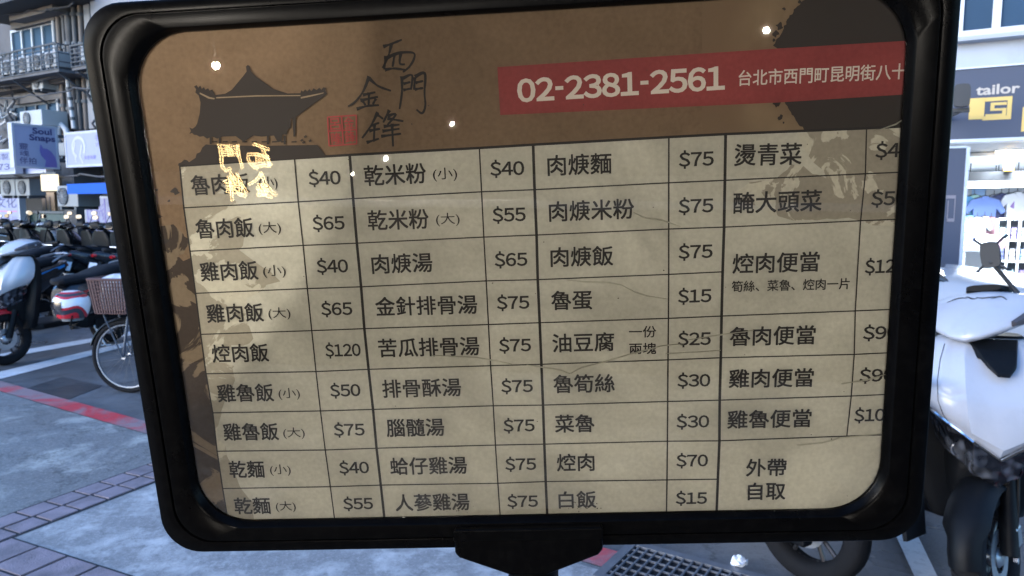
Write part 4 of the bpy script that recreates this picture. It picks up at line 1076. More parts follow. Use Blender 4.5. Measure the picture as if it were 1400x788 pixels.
# bicycle: front wheel at the left, the rest behind the menu board
bw = ground(177, 537); br = .30
BK = thing('bicycle', 'city bicycle with a woven brown basket over its front wheel', 'bicycle', (bw.x, bw.y, 0), math.radians(174))
M_bframe = mat('bike_frame_paint', (.04, .05, .07), .35); M_rimal = mat('bike_rim', (.22, .23, .25), .4, metal=.2, var=.08)
for cx in (0, -1.02):
    w_ = mesh_obj('wheel', MB().torus((cx, 0, br), br - .021, .021, 'y', 64, 10), M_tyre, BK, smooth=True)
    r = MB().lathe([(br - .050, -.010), (br - .041, -.012), (br - .036, 0), (br - .041, .012), (br - .050, .010)], (cx, 0, br), 'y', 64, True); mesh_obj('rim', r, M_rimal, w_, smooth=True)
    r = MB()
    for k in range(28):
        a = 2 * PI * k / 28; c = a + (.35 if k % 4 < 2 else -.35); s = .03 if k % 2 else -.03
        r.tube([(cx + .02 * math.cos(c), s, br + .02 * math.sin(c)), (cx + (br - .043) * math.cos(a), 0, br + (br - .043) * math.sin(a))], .0008, 4)
    mesh_obj('spokes', r, M_rail, w_)
    r = MB().lathe([(.001, -.05), (.018, -.05), (.018, -.03), (.012, -.028), (.012, .028), (.018, .03), (.018, .05), (.001, .05)], (cx, 0, br), 'y', 16); mesh_obj('hub', r, M_steel, w_, smooth=True)
    R = []
    for k in range(17):
        a = math.radians((15 if cx == 0 else 20) + 165 * k / 16); q = []
        for yy, dr in ((-.027, -.012), (-.018, .0), (0, .004), (.018, 0), (.027, -.012), (.016, -.004), (0, 0), (-.016, -.004)): q.append((cx + (br + .014 + dr) * math.cos(a), yy, br + (br + .014 + dr) * math.sin(a)))
        R.append(q)
    mesh_obj('mudguard', MB().loft(R), M_blackp, BK, smooth=True)
b = MB()
for s in (-1, 1): b.tube([(0, s * .05, br), (-.06, s * .05, br + .33), (-.09, s * .02, br + .38)], .011, 8)
b.tube([(-.09, 0, br + .38), (-.15, 0, .88)], .017, 10); mesh_obj('fork', b, M_bframe, BK, smooth=True)
b = MB(); b.tube([(-.13, 0, .78), (-.35, 0, .42), (-.52, 0, .28), (-.58, 0, .28)], .02, 10); b.tube([(-.56, 0, .26), (-.68, 0, .72)], .016, 10)
for s in (-1, 1): b.tube([(-.57, s * .03, .28), (-1.02, s * .055, br)], .009, 8); b.tube([(-.66, s * .02, .62), (-1.02, s * .055, br)], .009, 8)
mesh_obj('frame', b, M_bframe, BK, smooth=True)
b = MB(); b.tube([(-.15, 0, .86), (-.16, 0, .97)], .012, 8); b.tube([(-.36, .26, 1.0), (-.22, .25, 1.01), (-.15, .12, .98), (-.15, -.12, .98), (-.22, -.25, 1.01), (-.36, -.26, 1.0)], .011, 8); mesh_obj('handlebar', b, M_chrome, BK, smooth=True)
b = MB(); b.loft([sup(x, 0, z, w, h, 2.5, 16, 'yz') for x, z, w, h in ((-.58, .80, .025, .02), (-.66, .81, .05, .03), (-.76, .82, .10, .035), (-.82, .82, .09, .03))]); b.tube([(-.68, 0, .7), (-.71, 0, .8)], .012, 8); mesh_obj('saddle', b, M_seat, BK, smooth=True)
b = MB(); b.torus((-.57, -.06, .28), .085, .008, 'y', 28, 6); b.tube([(-.57, -.07, .28), (-.50, -.09, .14)], .009, 6); b.tube([(-.57, .07, .28), (-.64, .09, .42)], .009, 6); b.box(-.55, -.45, -.16, -.08, .125, .15); b.box(-.69, -.59, .08, .16, .405, .43); mesh_obj('crank', b, M_steel, BK)
# woven basket
M_wick = mat('brown_wicker', (.085, .040, .036), .65, var=.45, scale=30, bump=.3)
b = MB(); zb, zt = .665, .935
def brect(f): return (.185 - .03 * (1 - f), -.115 + .02 * (1 - f), .16 - .03 * (1 - f))
def bpt(f, t):   # walk round the basket
    x1, x0, hw = brect(f); z = zb + (zt - zb) * f
    P = [(x1, -hw), (x1, hw), (x0, hw), (x0, -hw)]; t = t % 4; i = int(t); g = t - i
    a, c = P[i], P[(i + 1) % 4]; return (a[0] + (c[0] - a[0]) * g, a[1] + (c[1] - a[1]) * g, z)
for k in range(48):
    t = 4 * k / 48; b.tube([bpt(0, t), bpt(.5, t), bpt(1, t)], .0075, 5)
for j in range(9): b.tube([bpt(j / 9, 4 * k / 48 + .04) for k in range(48)], .0045, 5, closed=True)
b.tube([bpt(1, 4 * k / 48) for k in range(48)], .012, 6, closed=True); b.box(-.09, .15, -.125, .125, zb - .006, zb + .004)
mesh_obj('basket', b, M_wick, BK, smooth=True)
b = MB(); b.tube([(.12, .09, zb - .012), (0, .06, br)], .006, 6); b.tube([(.12, -.09, zb - .012), (0, -.06, br)], .006, 6); mesh_obj('basket_stay', b, M_bframe, BK, smooth=True)
# things in the basket
mb = MB(); mb.loft([sup(.04, 0, z, a, c, 3, 18, 'xy') for z, a, c in ((.69, .10, .10), (.80, .12, .11), (.93, .11, .10), (.965, .04, .04))])
mb.v = [(x + random.uniform(-.012, .012), y + random.uniform(-.012, .012), z) for x, y, z in mb.v]
o = mesh_obj('plastic_bag', mb, mat('white_bag', (.55, .56, .6), .35, var=.2, scale=12), smooth=True); o.location = (bw.x, bw.y, 0); o.rotation_euler = (0, 0, math.radians(174))
tag(o, 'pale plastic bag lying in the bicycle basket', 'bag')

# close white scooter on the right
hx = Vector((-.30, -1, 0)).normalized()
RH = math.atan2(hx.y, hx.x)
fa = Vector((1.725, 2.56, 0)); ro = fa - hx * .62
WS = scooter('white scooter seen from the front at the right, with a phone holder on its handlebar', (ro.x, ro.y, 0), RH, None, apron=P_white, cowl=P_white, body=P_white, accent=P_grey, steer=-.55, close=True)
ax = Vector((.62, 0, .25)); hd_ = Vector((.39, 0, 1.03))
SMW = Matrix.Translation(ax) @ Matrix.Rotation(-.55, 4, (hd_ - ax).normalized()) @ Matrix.Translation(-ax)
mb = MB(); mb.tube([(.28, .10, 1.06), (.29, .06, 1.13), (.30, .03, 1.19)], .009, 8); mb.sphere((.30, .03, 1.19), .018)
mb.loft([sup(.302, .03, 1.22, .034, .05, 4, 16, 'yz'), sup(.316, .03, 1.22, .034, .05, 4, 16, 'yz')])
for sy, sz in ((-1, -1), (-1, 1), (1, -1), (1, 1)): mb.tube([(.309, .03 + sy * .02, 1.22 + sz * .035), (.309, .03 + sy * .05, 1.22 + sz * .062), (.280, .03 + sy * .056, 1.22 + sz * .066)], .006, 6)
mesh_obj('phone_holder', mb.xf(SMW @ Matrix.Translation((-.02, 0, .10))), M_blk, WS, bevel=.002)
def cowl_z(x, y):
    P_ = ((.38, 1.02, .215, .072), (.46, 1.0, .19, .07), (.54, .972, .125, .052))
    for (xa, za, wa, ha), (xb, zb_, wb, hb2) in zip(P_, P_[1:]):
        if xa <= x <= xb:
            f = (x - xa) / (xb - xa); z0, w0, h0 = za + (zb_ - za) * f, wa + (wb - wa) * f, ha + (hb2 - ha) * f
            return z0 + h0 * .88 * max(0, 1 - (abs(y) / w0) ** 1.75) ** (1 / 1.75)
    return 1.09
for y0_, ln, a_, f_ in ((-.10, .07, .010, 60), (-.04, .05, .014, 90), (.0, .06, .010, 70), (.05, .05, .012, 100)):
    mb = MB(); mb.tube([(.43 + a_ * math.sin(f_ * t_ * ln / 10 + y0_ * 40), y0_ + ln * t_ / 10, cowl_z(.43 + a_ * math.sin(f_ * t_ * ln / 10 + y0_ * 40), y0_ + ln * t_ / 10) + .0005) for t_ in range(11)], [.0012 + .0022 * math.sin(PI * t_ / 10) for t_ in range(11)], 5)
    mesh_obj('flourish', mb.xf(SMW @ Matrix.Translation((-.02, 0, .10))), M_blk, WS)
# dark scooter whose wheel shows below the menu board
hb_ = Vector((-.54, .84, 0)).normalized(); rw = ground(1104, 792); oo = rw + hb_ * .62
DS = scooter('dark scooter hidden behind the menu board with only its rear wheel showing', (oo.x, oo.y, 0), math.atan2(hb_.y, hb_.x), None, apron=P_black, body=P_black, plate=False)
for c_ in children(DS):
    if c_.name.split('.')[0] == 'side_stand': bpy.data.objects.remove(c_)

# parked silver car behind the white scooter (bonnet at the right)
M_car = paint('car_silver', (.34, .35, .37), .25); M_carg = mat('car_glass', (.02, .025, .03), .05, var=.1, rvar=.02)
cc = at_y(1300, 420, 6.1)
cax = FU
CR = thing('parked_car', 'silver car parked along the shops behind the white scooter', 'car', (2.55, 6.15 , 0), math.atan2(cax.y, cax.x))
def cring(x, w, zb, zt, p=5): return sup(x, 0, (zb + zt) / 2, w, (zt - zb) / 2, p, 28, 'yz')
R = [cring(x, w, zb, zt, p) for x, w, zb, zt, p in ((2.16, .55, .35, .62, 4), (2.10, .72, .25, .76, 4), (1.9, .82, .2, .88, 4.5), (1.5, .86, .18, .97, 5), (.95, .88, .18, 1.03, 5), (0, .88, .18, 1.03, 5.5), (-1.3, .88, .18, 1.03, 5.5), (-1.8, .86, .2, 1.0, 5), (-2.08, .8, .3, .95, 4.5), (-2.16, .68, .4, .82, 4))]
mesh_obj('body', MB().loft(R), M_car, CR, smooth=True)
R = [cring(x, w, .95, zt, 3.6) for x, w, zt in ((.98, .74, .99), (.45, .70, 1.30), (.05, .66, 1.44), (-.9, .66, 1.46), (-1.5, .66, 1.34), (-1.95, .70, 1.0))]
mesh_obj('windows', MB().loft(R), M_carg, CR, smooth=True)
R = [cring(x, w, 1.40, zt, 3) for x, w, zt in ((.05, .56, 1.455), (-.1, .60, 1.475), (-.9, .60, 1.485), (-1.3, .56, 1.46))]
mesh_obj('roof', MB().loft(R), M_car, CR, smooth=True)
for x in (1.38, -1.32):
    for s in (-1, 1):
        w_ = mesh_obj('wheel', MB().torus((x, s * .80, .31), .225, .09, 'y', 40, 10), M_tyre, CR, smooth=True)
        mesh_obj('rim', MB().lathe([(.001, s * .06), (.05, s * .07), (.15, s * .05), (.19, s * .075), (.2, 0)], (x, s * .80, .31), 'y', 30), M_steel, w_, smooth=True)
for s in (-1, 1): mesh_obj('headlight', MB().loft([sup(1.98, s * .62, .72, .13, .06, 3, 16, 'yz'), sup(2.12, s * .55, .68, .1, .04, 3, 16, 'yz')]), M_lens, CR, smooth=True)
for s_ in (-1, 1): mesh_obj('wing_mirror', MB().loft([sup(.6, s_ * .98, 1.05, .09, .06, 3, 14, 'yz'), sup(.7, s_ * .96, 1.04, .05, .04, 3, 14, 'yz')]), M_car, CR, smooth=True)

# ================================================================== THE MENU STAND
R3 = [[0.9975466660712842, -0.04929204191593904, 0.049708586922412784], [0.03743676685416571, 0.9756350104803133, 0.21618236471226293], [-0.05915350790589344, -0.21379106840285994, 0.9750867866880317]]
T3 = [0.0, -0.8073612046908093, 16.998287947317632]
SC = 0.025                                   # one menu row is 25 mm
def c2w(x, y, z): return RT * x + UPV * y + FW * z
BX = c2w(*[R3[i][0] for i in range(3)]); BY = c2w(*[R3[i][1] for i in range(3)]); BN = -c2w(*[R3[i][2] for i in range(3)])
BO = CAM + c2w(*T3) * SC
def B(u, v, w=0.0): return BO + (BX * u + BY * v + BN * w) * SC
def up(px, py, w=0.0):
    d = ray(px, py); o = BO + BN * (w * SC); s = BN.dot(o - CAM) / BN.dot(d)
    p = (CAM + d * s - o) / SC
    return p.dot(BX), p.dot(BY)
foot = B(.2, -6.5, -.4); FOOT = Vector((foot.x, foot.y, 0.004))
MS = thing('menu_stand', 'black framed restaurant menu board on a post, listing dishes and prices', 'menu board', FOOT)
def board(name, pts, faces, m, parent=MS, smooth=False, bevel=0):
    """pts in board units (u,v,w)"""
    mb = MB(); mb.v = [tuple(B(*p) - FOOT) for p in pts]; mb.f = faces
    return mesh_obj(name, mb, m, parent, smooth=smooth, bevel=bevel, fix=smooth)
class BB_(MB):
    pass
def put(name, mb, m, parent=MS, smooth=False, bevel=0, fix=True):
    mb.v = [tuple(B(*p) - FOOT) for p in mb.v]; return mesh_obj(name, mb, m, parent, smooth=smooth, bevel=bevel, fix=fix)

M_frame = mat('gloss_black_frame', (.0010, .0010, .0012), .29, var=.2, rvar=.08, scale=30, dirt=(.005, .005, .005), dscale=160, damt=.3)
M_frame.node_tree.nodes['Principled BSDF'].inputs['Specular IOR Level'].default_value = .05
O_ = (-8.98, 9.42, -5.60, 7.42); I_ = (-7.98, 8.47, -4.86, 6.76)
def rrect(s, w, rad, n=10):
    x0, x1, y0, y1 = [O_[i] + (I_[i] - O_[i]) * s for i in range(4)]
    out = []
    for (cx, cy, a0) in ((x1 - rad, y1 - rad, 0), (x0 + rad, y1 - rad, 90), (x0 + rad, y0 + rad, 180), (x1 - rad, y0 + rad, 270)):
        for k in range(n + 1):
            a = math.radians(a0 + 90 * k / n); out.append((cx + rad * math.cos(a), cy + rad * math.sin(a), w))
    return out
prof = [(0.55, -.75, .95), (0.04, -.75, .95), (0.0, -.70, .95), (0.0, -.05, .95), (.025, .16, .94), (.06, .23, .93), (.10, .25, .93), (.40, .27, .93), (.42, .265, .93), (.435, .20, .93), (.46, .20, .93), (.475, .26, .93), (.50, .265, .93), (.90, .22, 1.1), (.945, .17, 1.16), (.98, .05, 1.2), (1.0, .02, 1.22), (1.0, -.06, 1.22)]
put('frame', MB().loft([rrect(*p) for p in prof], cap=False), M_frame, smooth=True)
put('back_panel', MB().loft([rrect(.5, -.74, .9), rrect(.5, -.12, .9)]), M_blackp)
# sheet
X0, X1, Y0, Y1 = -8.35, 8.85, -5.15, 7.05
def board_mat(name):
    m, nt, b = new_mat(name)
    tc = nt.nodes.new('ShaderNodeTexCoord')
    return m, nt, b, tc
def paper_nodes(nt, b, tc, sc=1.0):
    L = nt.links.new
    n1 = nt.nodes.new('ShaderNodeTexNoise'); n1.inputs['Scale'].default_value = 16; n1.inputs['Detail'].default_value = 3; n1.inputs['Distortion'].default_value = .8
    L(tc.outputs['Object'], n1.inputs['Vector'])
    n2 = nt.nodes.new('ShaderNodeTexNoise'); n2.inputs['Scale'].default_value = 500; n2.inputs['Detail'].default_value = 3
    L(tc.outputs['Object'], n2.inputs['Vector'])
    bp = nt.nodes.new('ShaderNodeBump'); bp.inputs['Strength'].default_value = .5; bp.inputs['Distance'].default_value = .012
    L(n1.outputs['Fac'], bp.inputs['Height'])
    bp2 = nt.nodes.new('ShaderNodeBump'); bp2.inputs['Strength'].default_value = .15; bp2.inputs['Distance'].default_value = .0006
    L(n2.outputs['Fac'], bp2.inputs['Height']); L(bp.outputs[0], bp2.inputs['Normal']); L(bp2.outputs[0], b.inputs['Normal'])
    b.inputs['Roughness'].default_value = .75
    b.inputs['Specular IOR Level'].default_value = .2
def print_mat(name, c1, c2, scale, p0, p1, c3=None, fine=.07, dist=1.0):
    """printed paper: two tones in ragged patches"""
    m, nt, b, tc = board_mat(name); L = nt.links.new
    n = nt.nodes.new('ShaderNodeTexNoise'); n.inputs['Scale'].default_value = scale; n.inputs['Detail'].default_value = 7; n.inputs['Roughness'].default_value = .55; n.inputs['Distortion'].default_value = dist
    L(tc.outputs['Object'], n.inputs['Vector'])
    rp = nt.nodes.new('ShaderNodeValToRGB'); e = rp.color_ramp.elements
    e[0].position = p0; e[0].color = list(c1) + [1]; e[1].position = p1; e[1].color = list(c2) + [1]
    if c3: q = e.new(min(1, p1 + .10)); q.color = list(c2) + [1]; q = e.new(min(1, p1 + .115)); q.color = list(c3) + [1]
    L(n.outputs['Fac'], rp.inputs[0])
    f = nt.nodes.new('ShaderNodeTexNoise'); f.inputs['Scale'].default_value = 420; f.inputs['Detail'].default_value = 5
    L(tc.outputs['Object'], f.inputs['Vector'])
    mr = nt.nodes.new('ShaderNodeMapRange'); mr.inputs['From Min'].default_value = .3; mr.inputs['From Max'].default_value = .7; mr.inputs['To Min'].default_value = 1 - fine; mr.inputs['To Max'].default_value = 1 + fine
    L(f.outputs['Fac'], mr.inputs['Value'])
    vm = nt.nodes.new('ShaderNodeVectorMath'); vm.operation = 'SCALE'; L(rp.outputs[0], vm.inputs[0]); L(mr.outputs[0], vm.inputs['Scale'])
    L(vm.outputs[0], b.inputs['Base Color'])
    paper_nodes(nt, b, tc); return m
KRAFT = (.180, .124, .076); KRAFT2 = (.235, .163, .102)
M_kraft = print_mat('kraft_print', KRAFT, KRAFT2, 9, .35, .7, fine=.09)
M_camo = print_mat('dark_wash_print', (.055, .042, .033), (.20, .155, .105), 26, .515, .53, dist=1.0)
M_panel = print_mat('cream_panel_print', (.46, .45, .38), (.62, .61, .525), 9, .36, .64, dist=1.5)
M_panelmid = print_mat('marbled_panel_print', (.34, .315, .255), (.58, .56, .465), 30, .50, .515, dist=1.6)
M_panelmid2 = print_mat('marbled_panel_print_left', (.37, .345, .275), (.57, .55, .455), 22, .52, .535, dist=1.4)
M_inkp = mat('print_ink', (.015, .013, .012), .7, var=.2, scale=60)
M_inkwash = mat('ink_wash_print', (.032, .025, .021), .75, var=.25, scale=30)
M_halo = print_mat('tan_line_print', (.27, .205, .135), (.33, .255, .17), 20, .35, .65)
M_bannerR = print_mat('red_banner_print', (.27, .058, .058), (.32, .072, .070), 14, .35, .65)
M_bannerD = print_mat('red_banner_over_ink_print', (.225, .047, .048), (.26, .056, .056), 14, .35, .65)
M_whitep = mat('white_print', (.72, .68, .60), .7, var=.06, scale=60)
M_seal = mat('red_seal_print', (.36, .05, .05), .7, var=.3, scale=90)

def quadgrid(x0, x1, y0, y1, w, nx, ny):
    mb = MB(); vs = [(x0 + (x1 - x0) * i / nx, y0 + (y1 - y0) * j / ny, w) for j in range(ny + 1) for i in range(nx + 1)]
    fs = [(j * (nx + 1) + i, j * (nx + 1) + i + 1, (j + 1) * (nx + 1) + i + 1, (j + 1) * (nx + 1) + i) for j in range(ny) for i in range(nx)]
    return mb.add(vs, fs)
SH = put('menu_sheet', quadgrid(X0, X1, Y0, Y1, -.10, 4, 4), M_kraft, fix=False)
def pxpoly(mb, pts, w):
    """a printed shape traced as (px,py) in the photo and laid on the sheet"""
    vs = [up(px, py, w) for px, py in pts]
    for ax_, sg, lim in ((0, 1, X0), (0, -1, -X1), (1, 1, Y0), (1, -1, -Y1)):     # trim at the sheet's edge
        o = []
        for i in range(len(vs)):
            a, b = vs[i], vs[(i + 1) % len(vs)]; da, db = sg * a[ax_] - lim, sg * b[ax_] - lim
            if da >= 0: o.append(a)
            if (da >= 0) != (db >= 0):
                f = da / (da - db); o.append((a[0] + (b[0] - a[0]) * f, a[1] + (b[1] - a[1]) * f))
        vs = o
    mb.add([(u, v, w) for u, v in vs], [tuple(range(len(vs)))]); return mb
def tri(o):   # tidy concave faces
    bm = bmesh.new(); bm.from_mesh(o.data); bmesh.ops.triangulate(bm, faces=bm.faces); bm.to_mesh(o.data); bm.free(); return o
def jag(pts, amp, n=4, seed=1):
    r = random.Random(seed); out = []
    for i in range(len(pts) - 1):
        a, b = pts[i], pts[i + 1]
        for k in range(n):
            f = k / n; out.append((a[0] + (b[0] - a[0]) * f + r.uniform(-amp, amp), a[1] + (b[1] - a[1]) * f + r.uniform(-amp, amp)))
    out.append(pts[-1]); return out
# dark wash down the left margin
mb = MB(); pxpoly(mb, [(150, 320)] + jag([(236, 305), (262, 330), (247, 352), (268, 360), (275, 400), (300, 520), (325, 720)], 4, 4, 5) + [(330, 760), (180, 760)], -.094)
tri(put('dark_margin', mb, M_camo, SH, fix=False))
mb = MB()
for (px, py, r, sd) in ((262, 262, 5, 1), (240, 296, 3, 2), (275, 225, 6, 3), (248, 330, 4, 6), (253, 275, 2, 8), (236, 260, 2, 9)):
    rr = random.Random(sd); pxpoly(mb, [(px - 22 + r * rr.uniform(.6, 1.7) * math.cos(a), py + r * rr.uniform(.5, 1.2) * math.sin(a)) for a in [2 * PI * k / 11 for k in range(11)]], -.092)
tri(put('ink_spots', mb, M_inkwash, SH, fix=False))
# tan tone fading outwards from the ink circle, then the circle, top right
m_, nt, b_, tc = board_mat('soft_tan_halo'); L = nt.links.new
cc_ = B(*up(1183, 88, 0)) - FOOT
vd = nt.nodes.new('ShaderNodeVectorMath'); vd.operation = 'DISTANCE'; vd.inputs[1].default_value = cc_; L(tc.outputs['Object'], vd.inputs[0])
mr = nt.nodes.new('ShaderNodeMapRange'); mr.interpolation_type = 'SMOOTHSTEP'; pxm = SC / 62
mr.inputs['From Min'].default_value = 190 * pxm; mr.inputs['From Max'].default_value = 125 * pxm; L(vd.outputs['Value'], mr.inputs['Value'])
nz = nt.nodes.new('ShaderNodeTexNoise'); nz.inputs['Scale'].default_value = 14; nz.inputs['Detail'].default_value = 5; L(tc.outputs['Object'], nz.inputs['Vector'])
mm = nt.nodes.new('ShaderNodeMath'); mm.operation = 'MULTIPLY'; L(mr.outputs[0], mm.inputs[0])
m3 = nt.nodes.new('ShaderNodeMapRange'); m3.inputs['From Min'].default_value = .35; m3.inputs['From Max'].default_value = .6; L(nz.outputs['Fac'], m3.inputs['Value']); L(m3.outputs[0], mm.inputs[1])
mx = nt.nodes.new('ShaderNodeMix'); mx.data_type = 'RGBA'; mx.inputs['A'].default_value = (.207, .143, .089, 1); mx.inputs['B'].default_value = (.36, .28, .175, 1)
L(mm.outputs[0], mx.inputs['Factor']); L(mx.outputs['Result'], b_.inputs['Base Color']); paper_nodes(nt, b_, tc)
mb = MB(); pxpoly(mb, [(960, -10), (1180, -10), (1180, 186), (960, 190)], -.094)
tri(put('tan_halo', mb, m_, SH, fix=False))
cxp, cyp, rp_ = 1183, 88, 122
arc = []; rr = random.Random(11)
for k in range(90):
    a = math.radians(255 - 150 * k / 89 - 120) if False else math.radians(-112 - 136 * k / 89)
    r = rp_ + rr.uniform(-1.2, 1.2)
    if 34 < k < 56: r += rr.choice((0, 4, -3, 8, 2))
    arc.append((cxp + r * math.cos(a), cyp - r * math.sin(a)))
mb = MB(); pxpoly(mb, [(1300, -40)] + [(x, y) for x, y in arc[::-1]] + [(1300, 200)], -.088)
tri(put('ink_circle', mb, M_inkwash, SH, fix=False))
mb = MB()
for (px, py, r, sd) in ((1066, 36, 5, 1), (1060, 47, 4, 2), (1062, 143, 4, 3), (1067, 161, 3.4, 4), (1072, 12, 2, 5), (1058, 55, 2.2, 6), (1071, 168, 1.6, 7), (1094, 3, 3, 8), (1062, 140, 6, 9)):
    q = random.Random(sd); pxpoly(mb, [(px + r * q.uniform(.5, 1.5) * math.cos(a), py + r * q.uniform(.5, 1.5) * math.sin(a)) for a in [2 * PI * k / 9 for k in range(9)]], -.086)
tri(put('ink_splash', mb, M_inkwash, SH, fix=False))
# cream table panel
GA = [(245.8, 227.6), (251.3, 284.4), (259.8, 343.7), (267.3, 401.3), (274.4, 457.4), (281.6, 511.3), (290.9, 564.7), (296.8, 617.2), (304.4, 668.2), (313.5, 722)]
TOP = [(245.8, 227.6), (402.6, 217.4), (478.1, 212.7), (655.4, 203.2), (728.9, 198.7), (914.5, 188.3), (992.1, 184.2), (1184.8, 176.2), (1290, 171)]
mb = MB(); pxpoly(mb, TOP + [(1290, 740), (1100, 740), (700, 740)] + GA[::-1][:-1], -.080)
PN = tri(put('table_panel', mb, M_panel, SH, fix=False))
# marbled patches of the panel
mb = MB(); pxpoly(mb, [(1090, 180), (1184, 176.5), (1290, 172)] + [(1290, 330)] + jag([(1230, 312), (1160, 300), (1100, 305), (1040, 290), (1004, 262), (1050, 245), (1085, 225), (1130, 245), (1100, 205), (1090, 182)], 4, 4, 21)[:-1], -.076)
tri(put('marbled_patch', mb, M_panelmid, SH, fix=False))
mb = MB(); pxpoly(mb, [GA[0], (330, 224)] + jag([(330, 240), (300, 262), (345, 290), (330, 345), (380, 380), (335, 410), (345, 460), (310, 480), (322, 505), (303, 560), (300, 600), (320, 640), (345, 690), (350, 722)], 5, 4, 31)[:-1] + [(350, 735), GA[9]] + GA[::-1][1:9], -.076)
tri(put('marbled_margin', mb, M_panelmid2, SH, fix=False))
# table rules
mb = MB()
def rule(pts, wd, w=-.068):
    P = [Vector(up(px, py, w)) for px, py in pts]
    for a, b in zip(P, P[1:]):
        if a.x > X1 or b.y < Y0 - .5: continue
        if b.x > X1: b = a + (b - a) * ((X1 - a.x) / (b.x - a.x))
        if b.y < Y0: b = a + (b - a) * ((Y0 - a.y) / (b.y - a.y))
        d = b - a
        if d.length < 1e-5: continue
        d.normalize(); q = Vector((-d.y, d.x)) * wd / 2; a2, b2 = a - d * wd * .2, b + d * wd * .2
        mb.add([(a2 + q).to_tuple() + (w,), (b2 + q).to_tuple() + (w,), (b2 - q).to_tuple() + (w,), (a2 - q).to_tuple() + (w,)], [(3, 2, 1, 0)])
G_ = {'B': [(402.6, 217.4), (407.7, 276.3), (414.4, 335.8), (420.2, 394.8), (426.2, 452.3), (432, 508.3), (438.1, 562.1), (444.6, 615.5), (451.6, 665.7), (459, 722)],
 'C': [(478.1, 212.7), (482.8, 271.8), (487.9, 332.7), (493.7, 392.4), (498.1, 449.6), (503.9, 505.2), (510, 560), (514.8, 613.1), (520.6, 663.5), (527, 722)],
 'D': [(655.4, 203.2), (658.4, 262.5), (661.5, 324.4), (664.8, 384.3), (667.8, 444), (670.7, 500.3), (674.4, 555.1), (677.4, 608.8), (680.7, 661), (685, 722)],
 'E': [(728.9, 198.7), (730.9, 259.6), (733.6, 321.6), (735.2, 382.6), (737.9, 441.5), (740.2, 498.3), (742.4, 554.1), (744.2, 607.5), (746.1, 658.7), (749, 722)],
 'F': [(914.5, 188.3), (914.3, 250.2), (914.3, 313.4), (914.3, 375.4), (913.9, 435.5), (913.3, 492.3), (912.9, 549.2), (912.5, 603.5), (911.9, 656.4), (911, 722)],
 'G': [(992.1, 184.2), (991.1, 246.8), (990, 310.8), (988, 371.9), (986.6, 432.4), (985.5, 489.4), (984, 547.4), (983.6, 603), (981.5, 655.4), (979, 722)],
 'H': [(1184.8, 176.2), (1183.2, 237.8), (1176.7, 302.1), (1173, 362), (1169.4, 425.3), (1168, 484.8), (1163.9, 541.7), (1157.8, 596.5)]}
RE = [(1290, 171), (1290, 233.2), (1290, 297.5), None, (1290, 420.5), (1290, 479), (1290, 536), (1290, 592)]
for r in range(1, 9):
    pts = [GA[r]] + [G_[c][r] for c in 'BCDEFG']
    if r in (1, 2, 4, 5, 6, 7): pts += [G_['H'][r], RE[r]]
    rule(pts, .028)
rule([(x, y - .6) for x, y in TOP], .055)
for c, wd in (('B', .030), ('C', .062), ('D', .030), ('E', .062), ('F', .032), ('G', .062), ('H', .026)): rule(G_[c], wd, -.064)
rule(GA, .035)
put('table_rules', mb, M_inkp, SH, fix=False)
# red banner
mb = MB(); pxpoly(mb, [(680, 92), (1064, 66.5), (1062, 140.5), (684, 157.5)][::-1], -.070); pxpoly(mb, [(1064, 66.5), (1290, 53), (1290, 126), (1062, 140.5)][::-1], -.070)
put('phone_banner', mb, M_bannerR, SH, fix=False)

